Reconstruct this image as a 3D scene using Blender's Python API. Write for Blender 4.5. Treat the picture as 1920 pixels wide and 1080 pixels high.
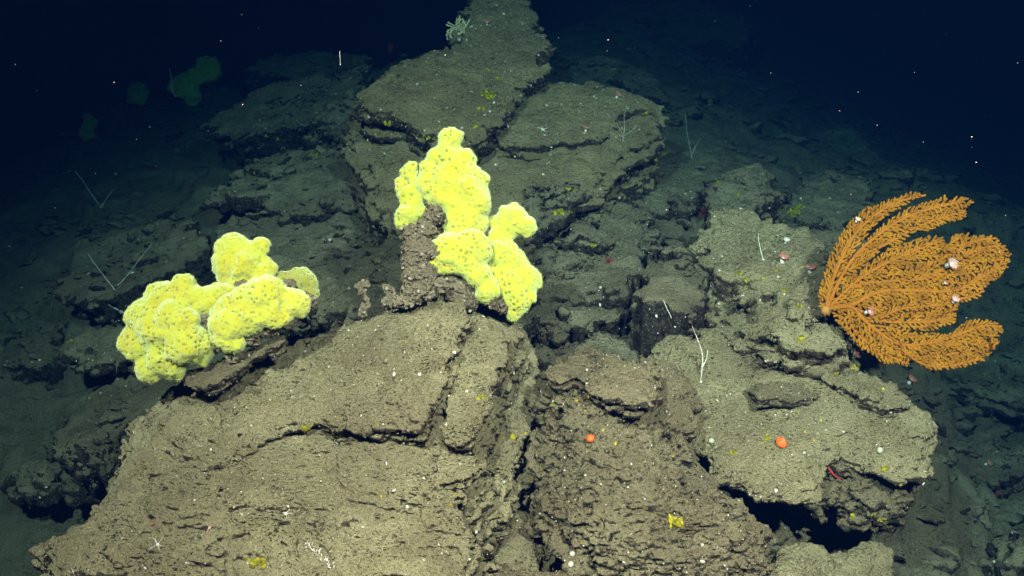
import bpy, math, random
import numpy as np
np.seterr(all='ignore')
from mathutils import Vector, Matrix

# ------------------------------------------------------------------ scene
for o in list(bpy.data.objects):
    bpy.data.objects.remove(o, do_unlink=True)
SC = bpy.context.scene
COL = SC.collection
rng = np.random.default_rng(7)
random.seed(7)

# ------------------------------------------------------------------ camera
CAM = np.array([0.0, 0.0, 1.6])
PITCH = math.radians(-12.0)
TANH = math.tan(math.radians(25.0))
cd = bpy.data.cameras.new('camera')
cd.angle = math.radians(50.0)
cd.clip_start = 0.02
cd.clip_end = 300
cam = bpy.data.objects.new('camera', cd)
cam.location = CAM
cam.rotation_euler = (math.pi / 2 + PITCH, 0, 0)
COL.objects.link(cam)
SC.camera = cam

# ------------------------------------------------------------------ world: lightless deep water, far below any daylight
W = bpy.data.worlds.new('World')
SC.world = W
W.use_nodes = True
bg = W.node_tree.nodes['Background']
bg.inputs['Color'].default_value = (0.04, 0.22, 1.0, 1)
bg.inputs['Strength'].default_value = 0.010

# ------------------------------------------------------------------ the submersible's own lamps, on its frame above and beside the camera
def spot(name, loc, target, watts, size_deg, blend, col, r=0.05):
    l = bpy.data.lights.new(name, 'SPOT')
    l.energy = watts
    l.spot_size = math.radians(size_deg)
    l.spot_blend = blend
    l.color = col
    l.shadow_soft_size = r
    o = bpy.data.objects.new(name, l)
    o.location = loc
    d = Vector(target) - Vector(loc)
    o.rotation_euler = d.to_track_quat('-Z', 'Y').to_euler()
    COL.objects.link(o)
    return o
spot('vehicle_lamp', (-0.90, -0.50, 3.05), (-0.12, 2.75, 0.68), 6000, 76, 1.0, (1.0, 0.385, 0.305))
spot('vehicle_lamp', (1.00, -0.50, 2.70), (0.75, 2.8, 0.75), 6900, 62, 1.0, (1.0, 0.385, 0.305))

SC.view_settings.view_transform = 'Standard'
SC.view_settings.look = 'None'
SC.view_settings.exposure = 0.0
SC.view_settings.gamma = 1.0
SC.view_settings.use_curve_mapping = False
SC.render.engine = 'CYCLES'
cy = SC.cycles
cy.max_bounces = 5
cy.diffuse_bounces = 2
cy.glossy_bounces = 1
cy.transmission_bounces = 2
cy.volume_bounces = 0
cy.use_denoising = True
cy.sample_clamp_indirect = 4.0
cy.use_adaptive_sampling = True
cy.adaptive_threshold = 0.02
cy.caustics_reflective = False
cy.caustics_refractive = False

# ------------------------------------------------------------------ picture <-> place
FWD = np.array([0, math.cos(PITCH), math.sin(PITCH)])
UPV = np.array([0, -math.sin(PITCH), math.cos(PITCH)])
RGT = np.array([1.0, 0, 0])
def ray(px, py):
    return FWD + RGT * ((px - 960) / 960 * TANH) + UPV * ((540 - py) / 960 * TANH)
def P(px, py, d):
    return CAM + ray(px, py) * d
class Plane:
    """a bedding plane through three points given as (column, row, distance)"""
    def __init__(s, a, b, c, off=0.0):
        A, B, C = P(*a), P(*b), P(*c)
        n = np.cross(B - A, C - A); n /= np.linalg.norm(n)
        if np.dot(n, CAM - A) < 0: n = -n
        s.n = n
        s.o = (A + B + C) / 3 + n * off
        u = np.cross(n, [0, 0, 1.0])
        u = -u / np.linalg.norm(u) if np.linalg.norm(u) > 1e-3 else np.array([1.0, 0, 0])
        if u[0] < 0: u = -u
        s.u = u
        s.v = np.cross(n, u)
        if s.v[2] < 0 or (abs(s.v[2]) < 1e-3 and s.v[1] < 0):
            s.v = -s.v; 
        s.hand = np.dot(np.cross(s.u, s.v), n)
    def hit(s, px, py):
        r = ray(px, py)
        return CAM + r * (np.dot(s.o - CAM, s.n) / np.dot(r, s.n))
    def uv(s, w):
        d = np.asarray(w) - s.o
        return np.stack([d @ s.u, d @ s.v], -1)
    def off(s, k):
        q = Plane.__new__(Plane); q.__dict__.update(s.__dict__); q.o = s.o + s.n * k
        return q

def lift(pl, *q):
    """a plane through three points standing so many metres proud of another plane: (column, row, height)"""
    W = [pl.hit(x, y) + pl.n * h for x, y, h in q]
    pr = []
    for w in W:
        d = w - CAM; f = d @ FWD
        pr.append((960 + (d @ RGT) / f / TANH * 960, 540 - (d @ UPV) / f / TANH * 960, f))
    return Plane(*pr)

# ------------------------------------------------------------------ noise
def _h(ix, iy, iz, seed):
    h = (ix.astype(np.uint32) * np.uint32(374761393) + iy.astype(np.uint32) * np.uint32(668265263)
         + iz.astype(np.uint32) * np.uint32(2246822519) + np.uint32((seed * 3266489917) & 0xffffffff))
    h = (h ^ (h >> np.uint32(13))) * np.uint32(1274126177)
    h = (h ^ (h >> np.uint32(16))) * np.uint32(2654435769)
    return ((h ^ (h >> np.uint32(15))) & np.uint32(0xffffff)).astype(np.float32) / np.float32(8388608.0) - np.float32(1)
def vn(x, y, z, seed=0):
    x, y, z = (np.asarray(a, np.float32) for a in (x, y, z))
    fx, fy, fz = np.floor(x), np.floor(y), np.floor(z)
    ix, iy, iz = fx.astype(np.int32), fy.astype(np.int32), fz.astype(np.int32)
    tx, ty, tz = x - fx, y - fy, z - fz
    tx = tx * tx * (3 - 2 * tx); ty = ty * ty * (3 - 2 * ty); tz = tz * tz * (3 - 2 * tz)
    def L(a, b, t): return a + (b - a) * t
    def c(i, j, k): return _h(ix + i, iy + j, iz + k, seed)
    a = L(L(c(0, 0, 0), c(1, 0, 0), tx), L(c(0, 1, 0), c(1, 1, 0), tx), ty)
    b = L(L(c(0, 0, 1), c(1, 0, 1), tx), L(c(0, 1, 1), c(1, 1, 1), tx), ty)
    return L(a, b, tz)
def vn2(x, y, seed=0):
    x, y = np.asarray(x, np.float32), np.asarray(y, np.float32)
    fx, fy = np.floor(x), np.floor(y)
    ix, iy = fx.astype(np.int32), fy.astype(np.int32)
    tx, ty = x - fx, y - fy
    tx = tx * tx * (3 - 2 * tx); ty = ty * ty * (3 - 2 * ty)
    z = np.zeros_like(ix)
    a = _h(ix, iy, z, seed); b = _h(ix + 1, iy, z, seed); c = _h(ix, iy + 1, z, seed); d = _h(ix + 1, iy + 1, z, seed)
    return (a + (b - a) * tx) * (1 - ty) + (c + (d - c) * tx) * ty
def fbm(x, y, z, oct=4, seed=0, gain=0.5):
    s = 0; a = 1.0; f = 1.0; t = 0
    for k in range(oct):
        s = s + a * vn(x * f + 17.1 * k, y * f - 9.3 * k, z * f + 3.7 * k, seed + k)
        t += a; a *= gain; f *= 2.03
    return s / t
def fbm2(x, y, oct=4, seed=0, gain=0.5):
    s = 0; a = 1.0; f = 1.0; t = 0
    for k in range(oct):
        s = s + a * vn2(x * f + 17.1 * k, y * f - 9.3 * k, seed + k)
        t += a; a *= gain; f *= 2.03
    return s / t
def cell2(x, y, seed=0):
    """blocky cells with skewed, broken outlines"""
    x, y = np.asarray(x, np.float32), np.asarray(y, np.float32)
    a = x + 0.55 * y + 0.5 * vn2(x * 0.9, y * 0.9, seed + 3); b = y - 0.35 * x + 0.5 * vn2(x * 0.9 + 7, y * 0.9, seed + 4)
    ia, ib = np.floor(a).astype(np.int32), np.floor(b).astype(np.int32)
    return _h(ia, ib, np.zeros_like(ia), seed)
def sstep(a, b, x):
    t = np.clip((x - a) / (b - a), 0, 1)
    return t * t * (3 - 2 * t)

# ------------------------------------------------------------------ fields to meshes
def polydist(U, V, poly):
    """signed distance to a polygon, negative inside"""
    d = np.full(U.shape, 1e9, np.float32); ins = np.zeros(U.shape, bool)
    n = len(poly)
    for i in range(n):
        ax, ay = poly[i]; bx, by = poly[(i + 1) % n]
        ex, ey = bx - ax, by - ay
        wx, wy = U - ax, V - ay
        t = np.clip((wx * ex + wy * ey) / max(ex * ex + ey * ey, 1e-12), 0, 1)
        d = np.minimum(d, (wx - ex * t) ** 2 + (wy - ey * t) ** 2)
        c = ((ay > V) != (by > V))
        if abs(by - ay) > 1e-9:
            ins ^= c & (U < ex * (V - ay) / ey + ax)
    d = np.sqrt(d)
    return np.where(ins, -d, d)
_CO = np.array([[0,0,0],[1,0,0],[0,1,0],[1,1,0],[0,0,1],[1,0,1],[0,1,1],[1,1,1]])
_ED = [(0,1),(2,3),(4,5),(6,7),(0,2),(1,3),(4,6),(5,7),(0,4),(1,5),(2,6),(3,7)]
def nets(F):
    """surface nets: vertices in grid units, quads"""
    ins = F < 0
    cnt = np.zeros(tuple(s - 1 for s in F.shape), np.uint8)
    for dx, dy, dz in _CO:
        cnt += ins[dx:F.shape[0]-1+dx, dy:F.shape[1]-1+dy, dz:F.shape[2]-1+dz]
    act = np.argwhere((cnt > 0) & (cnt < 8))
    idx = np.full(cnt.shape, -1, np.int32)
    idx[tuple(act.T)] = np.arange(len(act))
    val = np.stack([F[act[:,0]+c[0], act[:,1]+c[1], act[:,2]+c[2]] for c in _CO], 1)
    acc = np.zeros((len(act), 3), np.float32); num = np.zeros(len(act), np.float32)
    for a, b in _ED:
        fa, fb = val[:, a], val[:, b]
        m = (fa < 0) != (fb < 0)
        t = np.where(m, fa / np.where(m, fa - fb, 1), 0)[:, None]
        p = _CO[a] + t * (_CO[b] - _CO[a])
        acc += np.where(m[:, None], p, 0); num += m
    v = act + acc / num[:, None]
    quads = []
    for ax in range(3):
        sl0 = [slice(None)] * 3; sl1 = [slice(None)] * 3
        sl0[ax] = slice(0, -1); sl1[ax] = slice(1, None)
        A, B = ins[tuple(sl0)], ins[tuple(sl1)]
        e = np.argwhere(A != B)
        o1, o2 = [(1, 2), (2, 0), (0, 1)][ax]
        e = e[(e[:, o1] > 0) & (e[:, o2] > 0)]
        e = e[(e[:, o1] < idx.shape[o1]) & (e[:, o2] < idx.shape[o2])]
        flip = A[tuple(e.T)]
        def g(d1, d2):
            q = e.copy(); q[:, o1] -= d1; q[:, o2] -= d2
            return idx[tuple(q.T)]
        q = np.stack([g(0,0), g(1,0), g(1,1), g(0,1)], 1)
        q[~flip] = q[~flip][:, ::-1]
        quads.append(q)
    return v.astype(np.float32), np.concatenate(quads)
def vnormals(v, q):
    n = np.zeros_like(v)
    fn = np.cross(v[q[:,2]] - v[q[:,0]], v[q[:,3]] - v[q[:,1]])
    for k in range(4):
        for c in range(3):
            n[:, c] += np.bincount(q[:, k], fn[:, c], len(v))
    return n / np.maximum(np.linalg.norm(n, axis=1, keepdims=True), 1e-12)
def smoothv(v, q, it=1, lam=0.5):
    e = np.concatenate([q[:, [0,1]], q[:, [1,2]], q[:, [2,3]], q[:, [3,0]]])
    deg = np.bincount(e[:, 0], minlength=len(v)) + np.bincount(e[:, 1], minlength=len(v))
    for _ in range(it):
        s = np.zeros_like(v)
        for c in range(3):
            s[:, c] = np.bincount(e[:, 0], v[e[:, 1], c], len(v)) + np.bincount(e[:, 1], v[e[:, 0], c], len(v))
        v = v + lam * (s / np.maximum(deg, 1)[:, None] - v)
    return v
def mesh_np(name, v, f, smooth=True, attrs=None):
    """v (N,3); f (M,k) all of one size k, or a list of index tuples"""
    me = bpy.data.meshes.new(name)
    if isinstance(f, np.ndarray):
        k = f.shape[1]
        me.vertices.add(len(v)); me.vertices.foreach_set('co', np.ascontiguousarray(v, np.float32).ravel())
        me.loops.add(f.size); me.loops.foreach_set('vertex_index', np.ascontiguousarray(f, np.int32).ravel())
        me.polygons.add(len(f)); me.polygons.foreach_set('loop_start', np.arange(0, f.size, k, dtype=np.int32))
        me.update(calc_edges=True)
    else:
        me.from_pydata([tuple(map(float, p)) for p in v], [], [tuple(map(int, p)) for p in f])
    if smooth:
        me.polygons.foreach_set('use_smooth', np.ones(len(me.polygons), bool))
    for an, av in (attrs or {}).items():
        at = me.attributes.new(an, 'FLOAT', 'POINT'); at.data.foreach_set('value', np.ascontiguousarray(av, np.float32))
    me.validate(); me.update()
    return me
def link(name, me, mat, parent=None, base=None):
    """a mesh object whose origin stands at base (world); vertices come in world space"""
    o = bpy.data.objects.new(name, me)
    COL.objects.link(o)
    org = np.zeros(3)
    if parent is not None:
        o.parent = parent
        org = np.array(parent['_o'])
    elif base is not None:
        org = np.asarray(base, float); o.location = org
    else:
        co = np.empty(len(me.vertices) * 3, np.float32); me.vertices.foreach_get('co', co); co = co.reshape(-1, 3)
        lo, hi = co.min(0), co.max(0)
        org = np.array([(lo[0]+hi[0])/2, (lo[1]+hi[1])/2, lo[2]]); o.location = org
    if parent is not None and parent.type == 'MESH' and '_o' in parent:
        org = np.array(parent['_o'])
    me.transform(Matrix.Translation(Vector(-org)))
    if parent is None:
        o['_o'] = [float(x) for x in org]
    else:
        o['_o'] = [float(x) for x in org]
    if mat is not None: me.materials.append(mat)
    return o
def thing(name, label, cat, base, group=None):
    o = bpy.data.objects.new(name, None); COL.objects.link(o)
    o.location = [float(x) for x in base]; o['_o'] = [float(x) for x in base]
    o.empty_display_size = 0.05
    tag(o, label, cat, group)
    return o
def tag(o, label=None, cat=None, group=None, kind=None):
    if label: o['label'] = label
    if cat: o['category'] = cat
    if group: o['group'] = group
    if kind: o['kind'] = kind
    return o
class MB:
    """collects tubes and blobs into one mesh"""
    def __init__(s): s.v = []; s.f = []; s.n = 0; s.a = []
    def add(s, v, f, a=0.0):
        v = np.asarray(v, float); s.v.append(v); s.f += [tuple(i + s.n for i in q) for q in f]; s.n += len(v); s.a.append(np.full(len(v), a))
    def tube(s, pts, rad, k=6, a=0.0):
        pts = np.asarray(pts, float); m = len(pts)
        rad = np.broadcast_to(np.asarray(rad, float), (m,))
        t = np.gradient(pts, axis=0); t /= np.maximum(np.linalg.norm(t, axis=1, keepdims=True), 1e-9)
        ref = np.array([0.3, -0.9, 0.25]); 
        if abs(np.dot(t.mean(0), ref)) > 0.9 * np.linalg.norm(t.mean(0)): ref = np.array([0.9, 0.1, 0.4])
        b = np.cross(t, ref); b /= np.maximum(np.linalg.norm(b, axis=1, keepdims=True), 1e-9)
        c = np.cross(t, b)
        an = np.arange(k) / k * 2 * np.pi
        v = pts[:, None] + rad[:, None, None] * (np.cos(an)[None, :, None] * b[:, None] + np.sin(an)[None, :, None] * c[:, None])
        v = v.reshape(-1, 3)
        f = [(i*k+j, i*k+(j+1) % k, (i+1)*k+(j+1) % k, (i+1)*k+j) for i in range(m-1) for j in range(k)]
        n0 = len(v)
        v = np.concatenate([v, pts[:1] - t[:1]*rad[0]*.6, pts[-1:] + t[-1:]*rad[-1]*.8])
        f += [(n0, (j+1) % k, j) for j in range(k)] + [(n0+1, (m-1)*k+j, (m-1)*k+(j+1) % k) for j in range(k)]
        s.add(v, f, a)
    def blob(s, c, r, nrm=None, rough=0.2, seed=0, lat=7, lon=9, a=0.0):
        """a lumpy ellipsoid; r scalar or (across, across, along nrm)"""
        r = np.broadcast_to(np.asarray(r, float), (3,))
        th = np.linspace(0, np.pi, lat); ph = np.arange(lon) / lon * 2 * np.pi
        d = np.array([[0, 0, 1.0]] + [[math.sin(t)*math.cos(p), math.sin(t)*math.sin(p), math.cos(t)] for t in th[1:-1] for p in ph] + [[0, 0, -1.0]])
        k = 1 + rough * fbm(d[:,0]*1.7+seed*3.1, d[:,1]*1.7, d[:,2]*1.7, 2, seed)
        v = d * k[:, None] * r
        n = np.array([0, 0, 1.0]) if nrm is None else np.asarray(nrm, float) / np.linalg.norm(nrm)
        x = np.cross(n, [0.2, 1, 0.1]); x /= np.linalg.norm(x); y = np.cross(n, x)
        ca, sa = math.cos(seed * 1.7), math.sin(seed * 1.7)
        x, y = x*ca + y*sa, y*ca - x*sa
        v = v[:, :1]*x + v[:, 1:2]*y + v[:, 2:]*n + np.asarray(c, float)
        f = [(0, 1+j, 1+(j+1) % lon) for j in range(lon)]
        for i in range(lat-3):
            f += [(1+i*lon+j, 1+(i+1)*lon+j, 1+(i+1)*lon+(j+1) % lon, 1+i*lon+(j+1) % lon) for j in range(lon)]
        e = 1 + (lat-2)*lon; b0 = 1 + (lat-3)*lon
        f += [(e, b0+(j+1) % lon, b0+j) for j in range(lon)]
        s.add(v, f, a)
    def build(s, name, mat, parent=None, base=None, smooth=True):
        v = np.concatenate(s.v)
        me = mesh_np(name, v, s.f, smooth, {'tone': np.concatenate(s.a)})
        return link(name, me, mat, parent, base)

_VAR = {}
def scatter(name, C, N, S, mat, parent=None, base=None, lat=5, lon=6, rough=0.4, smooth=True, seed=0):
    """many small lumps in one mesh: centres, up directions, sizes (n,3)"""
    key = (lat, lon, rough)
    if key not in _VAR:
        L = []
        for k in range(16):
            mb = MB(); mb.blob((0, 0, 0), 1.0, None, rough, k * 13 + 5, lat, lon)
            v = np.concatenate(mb.v); f = []
            for q in mb.f:
                f.append(q[:3])
                if len(q) == 4: f.append((q[0], q[2], q[3]))
            L.append((v, np.array(f, np.int32)))
        _VAR[key] = L
    C, N, S = (np.asarray(a, float) for a in (C, N, S))
    r = np.random.default_rng(seed)
    N = N / np.maximum(np.linalg.norm(N, axis=1, keepdims=True), 1e-9)
    t = r.normal(size=N.shape); X = np.cross(N, t); X /= np.maximum(np.linalg.norm(X, axis=1, keepdims=True), 1e-9); Y = np.cross(N, X)
    kind = r.integers(0, 16, len(C)); V = []; Fc = []; n0 = 0
    for k in range(16):
        m = np.flatnonzero(kind == k)
        if not len(m): continue
        v, f = _VAR[key][k]
        w = (v[None, :, 0:1] * (X[m] * S[m, 0:1])[:, None] + v[None, :, 1:2] * (Y[m] * S[m, 1:2])[:, None] + v[None, :, 2:3] * (N[m] * S[m, 2:3])[:, None]) + C[m][:, None]
        V.append(w.reshape(-1, 3)); Fc.append((f[None] + (n0 + np.arange(len(m)) * len(v))[:, None, None]).reshape(-1, 3)); n0 += len(m) * len(v)
    me = mesh_np(name, np.concatenate(V), np.concatenate(Fc).astype(np.int32), smooth)
    return link(name, me, mat, parent, base)

# ------------------------------------------------------------------ materials
class NT:
    def __init__(s, name):
        s.m = bpy.data.materials.new(name); s.m.use_nodes = True
        s.t = s.m.node_tree; s.b = s.t.nodes['Principled BSDF']
        s.b.inputs['Specular IOR Level'].default_value = 0.15
        s.b.inputs['Roughness'].default_value = 0.9
    def n(s, typ, **kw):
        nd = s.t.nodes.new(typ)
        for k, v in kw.items():
            if k in nd.inputs: 
                if isinstance(v, bpy.types.NodeSocket): s.t.links.new(v, nd.inputs[k])
                else: nd.inputs[k].default_value = v
            else: setattr(nd, k, v)
        return nd
    def L(s, a, b): s.t.links.new(a, b)
    def noise(s, vec, scale, detail=4, rough=0.55, dist=0.0):
        return s.n('ShaderNodeTexNoise', Vector=vec, Scale=scale, Detail=detail, Roughness=rough, Distortion=dist).outputs['Fac']
    def vor(s, vec, scale, feature='F1', rand=1.0):
        return s.n('ShaderNodeTexVoronoi', Vector=vec, Scale=scale, feature=feature, Randomness=rand).outputs
    def map(s, vec, sc):
        return s.n('ShaderNodeMapping', Vector=vec, Scale=sc).outputs[0]
    def rng(s, v, a, b, c=0.0, d=1.0):
        nd = s.n('ShaderNodeMapRange', interpolation_type='SMOOTHSTEP'); s.L(v, nd.inputs['Value'])
        for k, x in (('From Min', a), ('From Max', b), ('To Min', c), ('To Max', d)): nd.inputs[k].default_value = x
        return nd.outputs[0]
    def math(s, op, a, b=0.0, clamp=False):
        nd = s.t.nodes.new('ShaderNodeMath'); nd.operation = op; nd.use_clamp = clamp
        for i, x in enumerate((a, b)):
            if isinstance(x, bpy.types.NodeSocket): s.L(x, nd.inputs[i])
            else: nd.inputs[i].default_value = x
        return nd.outputs[0]
    def mix(s, f, a, b, typ='MIX'):
        nd = s.t.nodes.new('ShaderNodeMix'); nd.data_type = 'RGBA'; nd.blend_type = typ
        for sock, x in ((nd.inputs[0], f), (nd.inputs[6], a), (nd.inputs[7], b)):
            if isinstance(x, bpy.types.NodeSocket): s.L(x, sock)
            elif isinstance(x, tuple): sock.default_value = x if len(x) == 4 else (*x, 1)
            else: sock.default_value = x
        return nd.outputs[2]
    def bump(s, h, dist, strength=1.0, nrm=None):
        nd = s.n('ShaderNodeBump', Strength=strength, Distance=dist); s.L(h, nd.inputs['Height'])
        if nrm is not None: s.L(nrm, nd.inputs['Normal'])
        return nd.outputs[0]
    def obj(s): return s.n('ShaderNodeTexCoord').outputs['Object']
    def nz(s):
        g = s.n('ShaderNodeNewGeometry'); return s.n('ShaderNodeSeparateXYZ', Vector=g.outputs['Normal']).outputs['Z']

def mat_rock(name, sed, sed2, bare, lo=0.05, hi=0.45, speck=0.5, soft=1.0, fleck=1.0):
    """sediment-dusted rock: pale silt where it can settle (gentle slopes), bare dark crust where too steep to hold it"""
    m = NT(name); o = m.obj()
    big = m.noise(o, 3.2, 4, 0.6)
    patch = m.noise(o, 9, 4, 0.6)
    mid = m.noise(o, 26, 5, 0.65)
    fine = m.noise(m.map(o, (100, 170, 170)), 1.0, 5, 0.7)
    grain = m.noise(o, 430, 3, 0.7)
    c = m.mix(m.rng(big, 0.36, 0.64), sed, sed2)
    c = m.mix(m.rng(patch, 0.45, 0.72, 0, 0.6), c, (sed2[0]*0.80, sed2[1]*0.70, sed2[2]*0.68))
    c = m.mix(m.rng(mid, 0.50, 0.72, 0, 0.5), c, tuple(x*0.55 for x in sed2))
    c = m.mix(m.rng(grain, 0.45, 0.70, 0.0, 0.7), c, tuple(min(1, x*1.5) for x in sed))
    c = m.mix(m.rng(grain, 0.50, 0.30, 0.0, 0.65), c, tuple(x*0.45 for x in sed2))
    # flecks of black crust showing through the silt, drawn out along the bedding
    fk = m.noise(m.map(o, (140, 250, 250)), 1.0, 4, 0.65, 0.4)
    fk = m.math('ADD', fk, m.math('MULTIPLY', m.math('SUBTRACT', m.noise(o, 14, 3), 0.5), 0.30))
    c = m.mix(m.rng(fk, 0.575, 0.65, 0.0, 0.9 * fleck), c, bare)
    slope = m.math('ADD', m.nz(), m.math('MULTIPLY', m.math('SUBTRACT', mid, 0.5), 1.1))
    slope = m.math('ADD', slope, m.math('MULTIPLY', m.math('SUBTRACT', fine, 0.5), 1.3))
    f = m.rng(slope, lo, hi)
    worn = m.math('ADD', m.noise(o, 5.5, 5, 0.65), m.math('MULTIPLY', m.math('SUBTRACT', fine, 0.5), 0.5))
    f = m.math('MULTIPLY', f, m.rng(worn, 0.62, 0.72, 1.0, 0.25))
    bsp = m.vor(o, 105)
    barec = m.mix(m.rng(m.noise(o, 70, 4, 0.7), 0.40, 0.68), bare, tuple(x*3.0 for x in bare))
    barec = m.mix(m.math('MULTIPLY', m.rng(bsp['Distance'], 0.24, 0.14), speck), barec, (0.22, 0.22, 0.18))
    c = m.mix(f, barec, c)
    m.L(c, m.b.inputs['Base Color'])
    h = m.math('ADD', m.math('MULTIPLY', fine, 1.2), m.math('MULTIPLY', grain, 0.5))
    h = m.math('ADD', h, m.math('MULTIPLY', m.noise(o, 130, 4, 0.7), 1.2))
    h = m.math('SUBTRACT', h, m.math('MULTIPLY', m.rng(fk, 0.57, 0.70), 0.8))
    h = m.math('MULTIPLY', h, m.rng(m.noise(o, 4.2, 4, 0.6), 0.36, 0.60, 0.70, 1.2))
    n = m.bump(h, 0.019 * soft, 1.0)
    m.L(n, m.b.inputs['Normal'])
    m.b.inputs['Roughness'].default_value = 1.0
    m.b.inputs['Specular IOR Level'].default_value = 0.05
    return m.m
def mat_plain(name, col, col2=None, scale=120, rough=0.7, bump=0.0, spec=0.2, sss=0.0):
    m = NT(name); o = m.obj()
    if col2:
        m.L(m.mix(m.rng(m.noise(o, scale, 3), 0.35, 0.65), col, col2), m.b.inputs['Base Color'])
    else:
        m.b.inputs['Base Color'].default_value = (*col, 1)
    if bump: m.L(m.bump(m.noise(o, scale*2, 3), bump), m.b.inputs['Normal'])
    m.b.inputs['Roughness'].default_value = rough
    m.b.inputs['Specular IOR Level'].default_value = spec
    if sss:
        m.b.inputs['Subsurface Weight'].default_value = sss
        m.b.inputs['Subsurface Radius'].default_value = (0.01, 0.006, 0.004)
        m.b.inputs['Subsurface Scale'].default_value = 1.0
    return m.m
M = {}
M['rock'] = mat_rock('silted_rock', (0.335, 0.312, 0.188), (0.262, 0.238, 0.147), (0.035, 0.030, 0.022), -0.25, 0.30)
M['brown'] = mat_rock('brown_silted_rock', (0.232, 0.214, 0.134), (0.172, 0.152, 0.097), (0.028, 0.026, 0.020), -0.25, 0.30)
M['stack'] = mat_rock('stack_silted_rock', (0.30, 0.258, 0.15), (0.235, 0.196, 0.118), (0.030, 0.026, 0.020), -0.15, 0.40, 0.9)
M['far'] = mat_rock('thinly_silted_rock', (0.235, 0.222, 0.15), (0.172, 0.161, 0.108), (0.022, 0.020, 0.017), 0.10, 0.62, 0.9)
M['sand'] = mat_rock('seabed_silt', (0.215, 0.203, 0.14), (0.168, 0.155, 0.103), (0.022, 0.020, 0.017), 0.05, 0.50, 0.7, 1.0, 0.6)

# ------------------------------------------------------------------ rock pieces
def slab_mesh(pl, poly, thick, res=0.006, seed=1, taper=0.0, lay=0.028, lay_amp=0.014, edge=0.018, und=0.010, rnd=0.02,
              rough=0.011, ledge=0.0, pits=0.8, dome=0.0):
    """one slab of bedded rock: outline on a bedding plane, a broken layered rim, thickness along the plane's normal"""
    pts = pl.uv([pl.hit(x, y) for x, y in poly])
    pad = 0.06 + edge * 2 + max(0, taper) * thick + lay_amp * 2
    lo = pts.min(0) - pad; hi = pts.max(0) + pad
    nu, nv = (np.ceil((hi - lo) / res).astype(int) + 1)
    top = und * 2.2 + 0.03 + dome; bot = -thick - 0.03
    nn = int(math.ceil((top - bot) / res)) + 1
    U, V = np.meshgrid(lo[0] + np.arange(nu) * res, lo[1] + np.arange(nv) * res, indexing='ij')
    U = U.astype(np.float32); V = V.astype(np.float32)
    d0 = polydist(U, V, pts)
    d0 = d0 + edge * (0.55 * fbm2(U * 9, V * 9, 4, seed, 0.6) + 0.75 * cell2(U * 11, V * 11, seed + 2) + 0.40 * cell2(U * 27, V * 27, seed + 3))
    T = und * 2.2 * fbm2(U * 4.0, V * 4.0, 3, seed + 11) + und * 1.0 * fbm2(U * 15, V * 19, 4, seed + 12, 0.6) + und * 0.35 * cell2(U * 9, V * 12, seed + 13)
    if dome:
        T = T + dome * (1 - np.exp(np.minimum(d0, 0) * 5.0)) - dome * 0.3
    if ledge:
        s = (V * 0.7 + U * 0.25) / 0.11 + 2.2 * fbm2(U * 3.2, V * 3.2, 4, seed + 21, 0.55)
        fr = s - np.floor(s)
        brk = sstep(-0.15, 0.35, fbm2(U * 5, V * 5, 3, seed + 31))
        T = T + ledge * brk * (np.where(fr < 0.86, fr / 0.86, (1 - fr) / 0.14) - 0.5)
    # rounded shoulder
    T = T - rnd * np.exp(np.minimum(d0, 0) / max(rnd, 1e-3) * 1.2)
    F = np.empty((nu, nv, nn), np.float32)
    wob = 0.020 * fbm2(U * 6, V * 6, 2, seed + 41)
    nl = int(thick / lay) + 8
    r2 = np.random.default_rng(seed)
    offs = r2.uniform(-1, 1, nl + 4) * lay_amp
    Ls = [offs[k] + lay_amp * (0.5 * fbm2(U * 14, V * 14, 3, seed + 60 + k) + 0.8 * cell2(U * 13 + k, V * 13, seed + 90 + k)) for k in range(nl + 4)]
    LS = np.stack(Ls)
    ii, jj = np.meshgrid(np.arange(nu), np.arange(nv), indexing='ij')
    for k in range(nn):
        n = bot + k * res
        lv = (top - (n + wob)) / lay
        li = np.clip(np.floor(lv).astype(int), 0, nl + 3)
        fr = lv - np.floor(lv)
        off = LS[li, ii, jj]
        groove = 0.35 * lay * np.exp(-((fr - 0.94) / 0.09) ** 2) * (1 if lay_amp > 0 else 0)
        side = d0 + off + groove - taper * max(0.0, -n)
        up = (n - T)
        k1 = 0.006
        hmx = np.maximum(side, up)
        F[:, :, k] = np.maximum(hmx, -(n + thick))
    F[0] = F[-1] = 1; F[:, 0] = F[:, -1] = 1; F[:, :, 0] = F[:, :, -1] = 1
    v, q = nets(F)
    L = np.stack([lo[0] + v[:, 0] * res, lo[1] + v[:, 1] * res, bot + v[:, 2] * res], 1)
    L = smoothv(L, q, 1, 0.45)
    w = pl.o + L[:, :1] * pl.u + L[:, 1:2] * pl.v + L[:, 2:] * pl.n
    if pl.hand < 0: q = q[:, ::-1]
    nr = vnormals(w, q)
    x, y, z = L.T
    zone = 0.35 + 0.9 * sstep(-0.3, 0.35, fbm(x * 3.5, y * 3.5, z * 3.5, 3, seed + 77))
    a = zone * rough * (fbm(x * 22, y * 30, z * 60, 5, seed + 71, 0.68) + 0.7 * np.abs(fbm(x * 14, y * 26, z * 40, 3, seed + 75, 0.6)))
    # little broken flakes and pits drawn out along the bedding
    fl = fbm(x * 30, y * 85, z * 85, 3, seed + 81, 0.65)
    cl = sstep(-0.25, 0.30, fbm(x * 6, y * 6, z * 6, 3, seed + 85))
    a = a - pits * 0.010 * cl * sstep(0.12, 0.40, fl) + pits * 0.005 * sstep(0.10, 0.35, -fl)
    w = w + nr * a[:, None]
    return w.astype(np.float32), q
RES = 1.0
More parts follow.
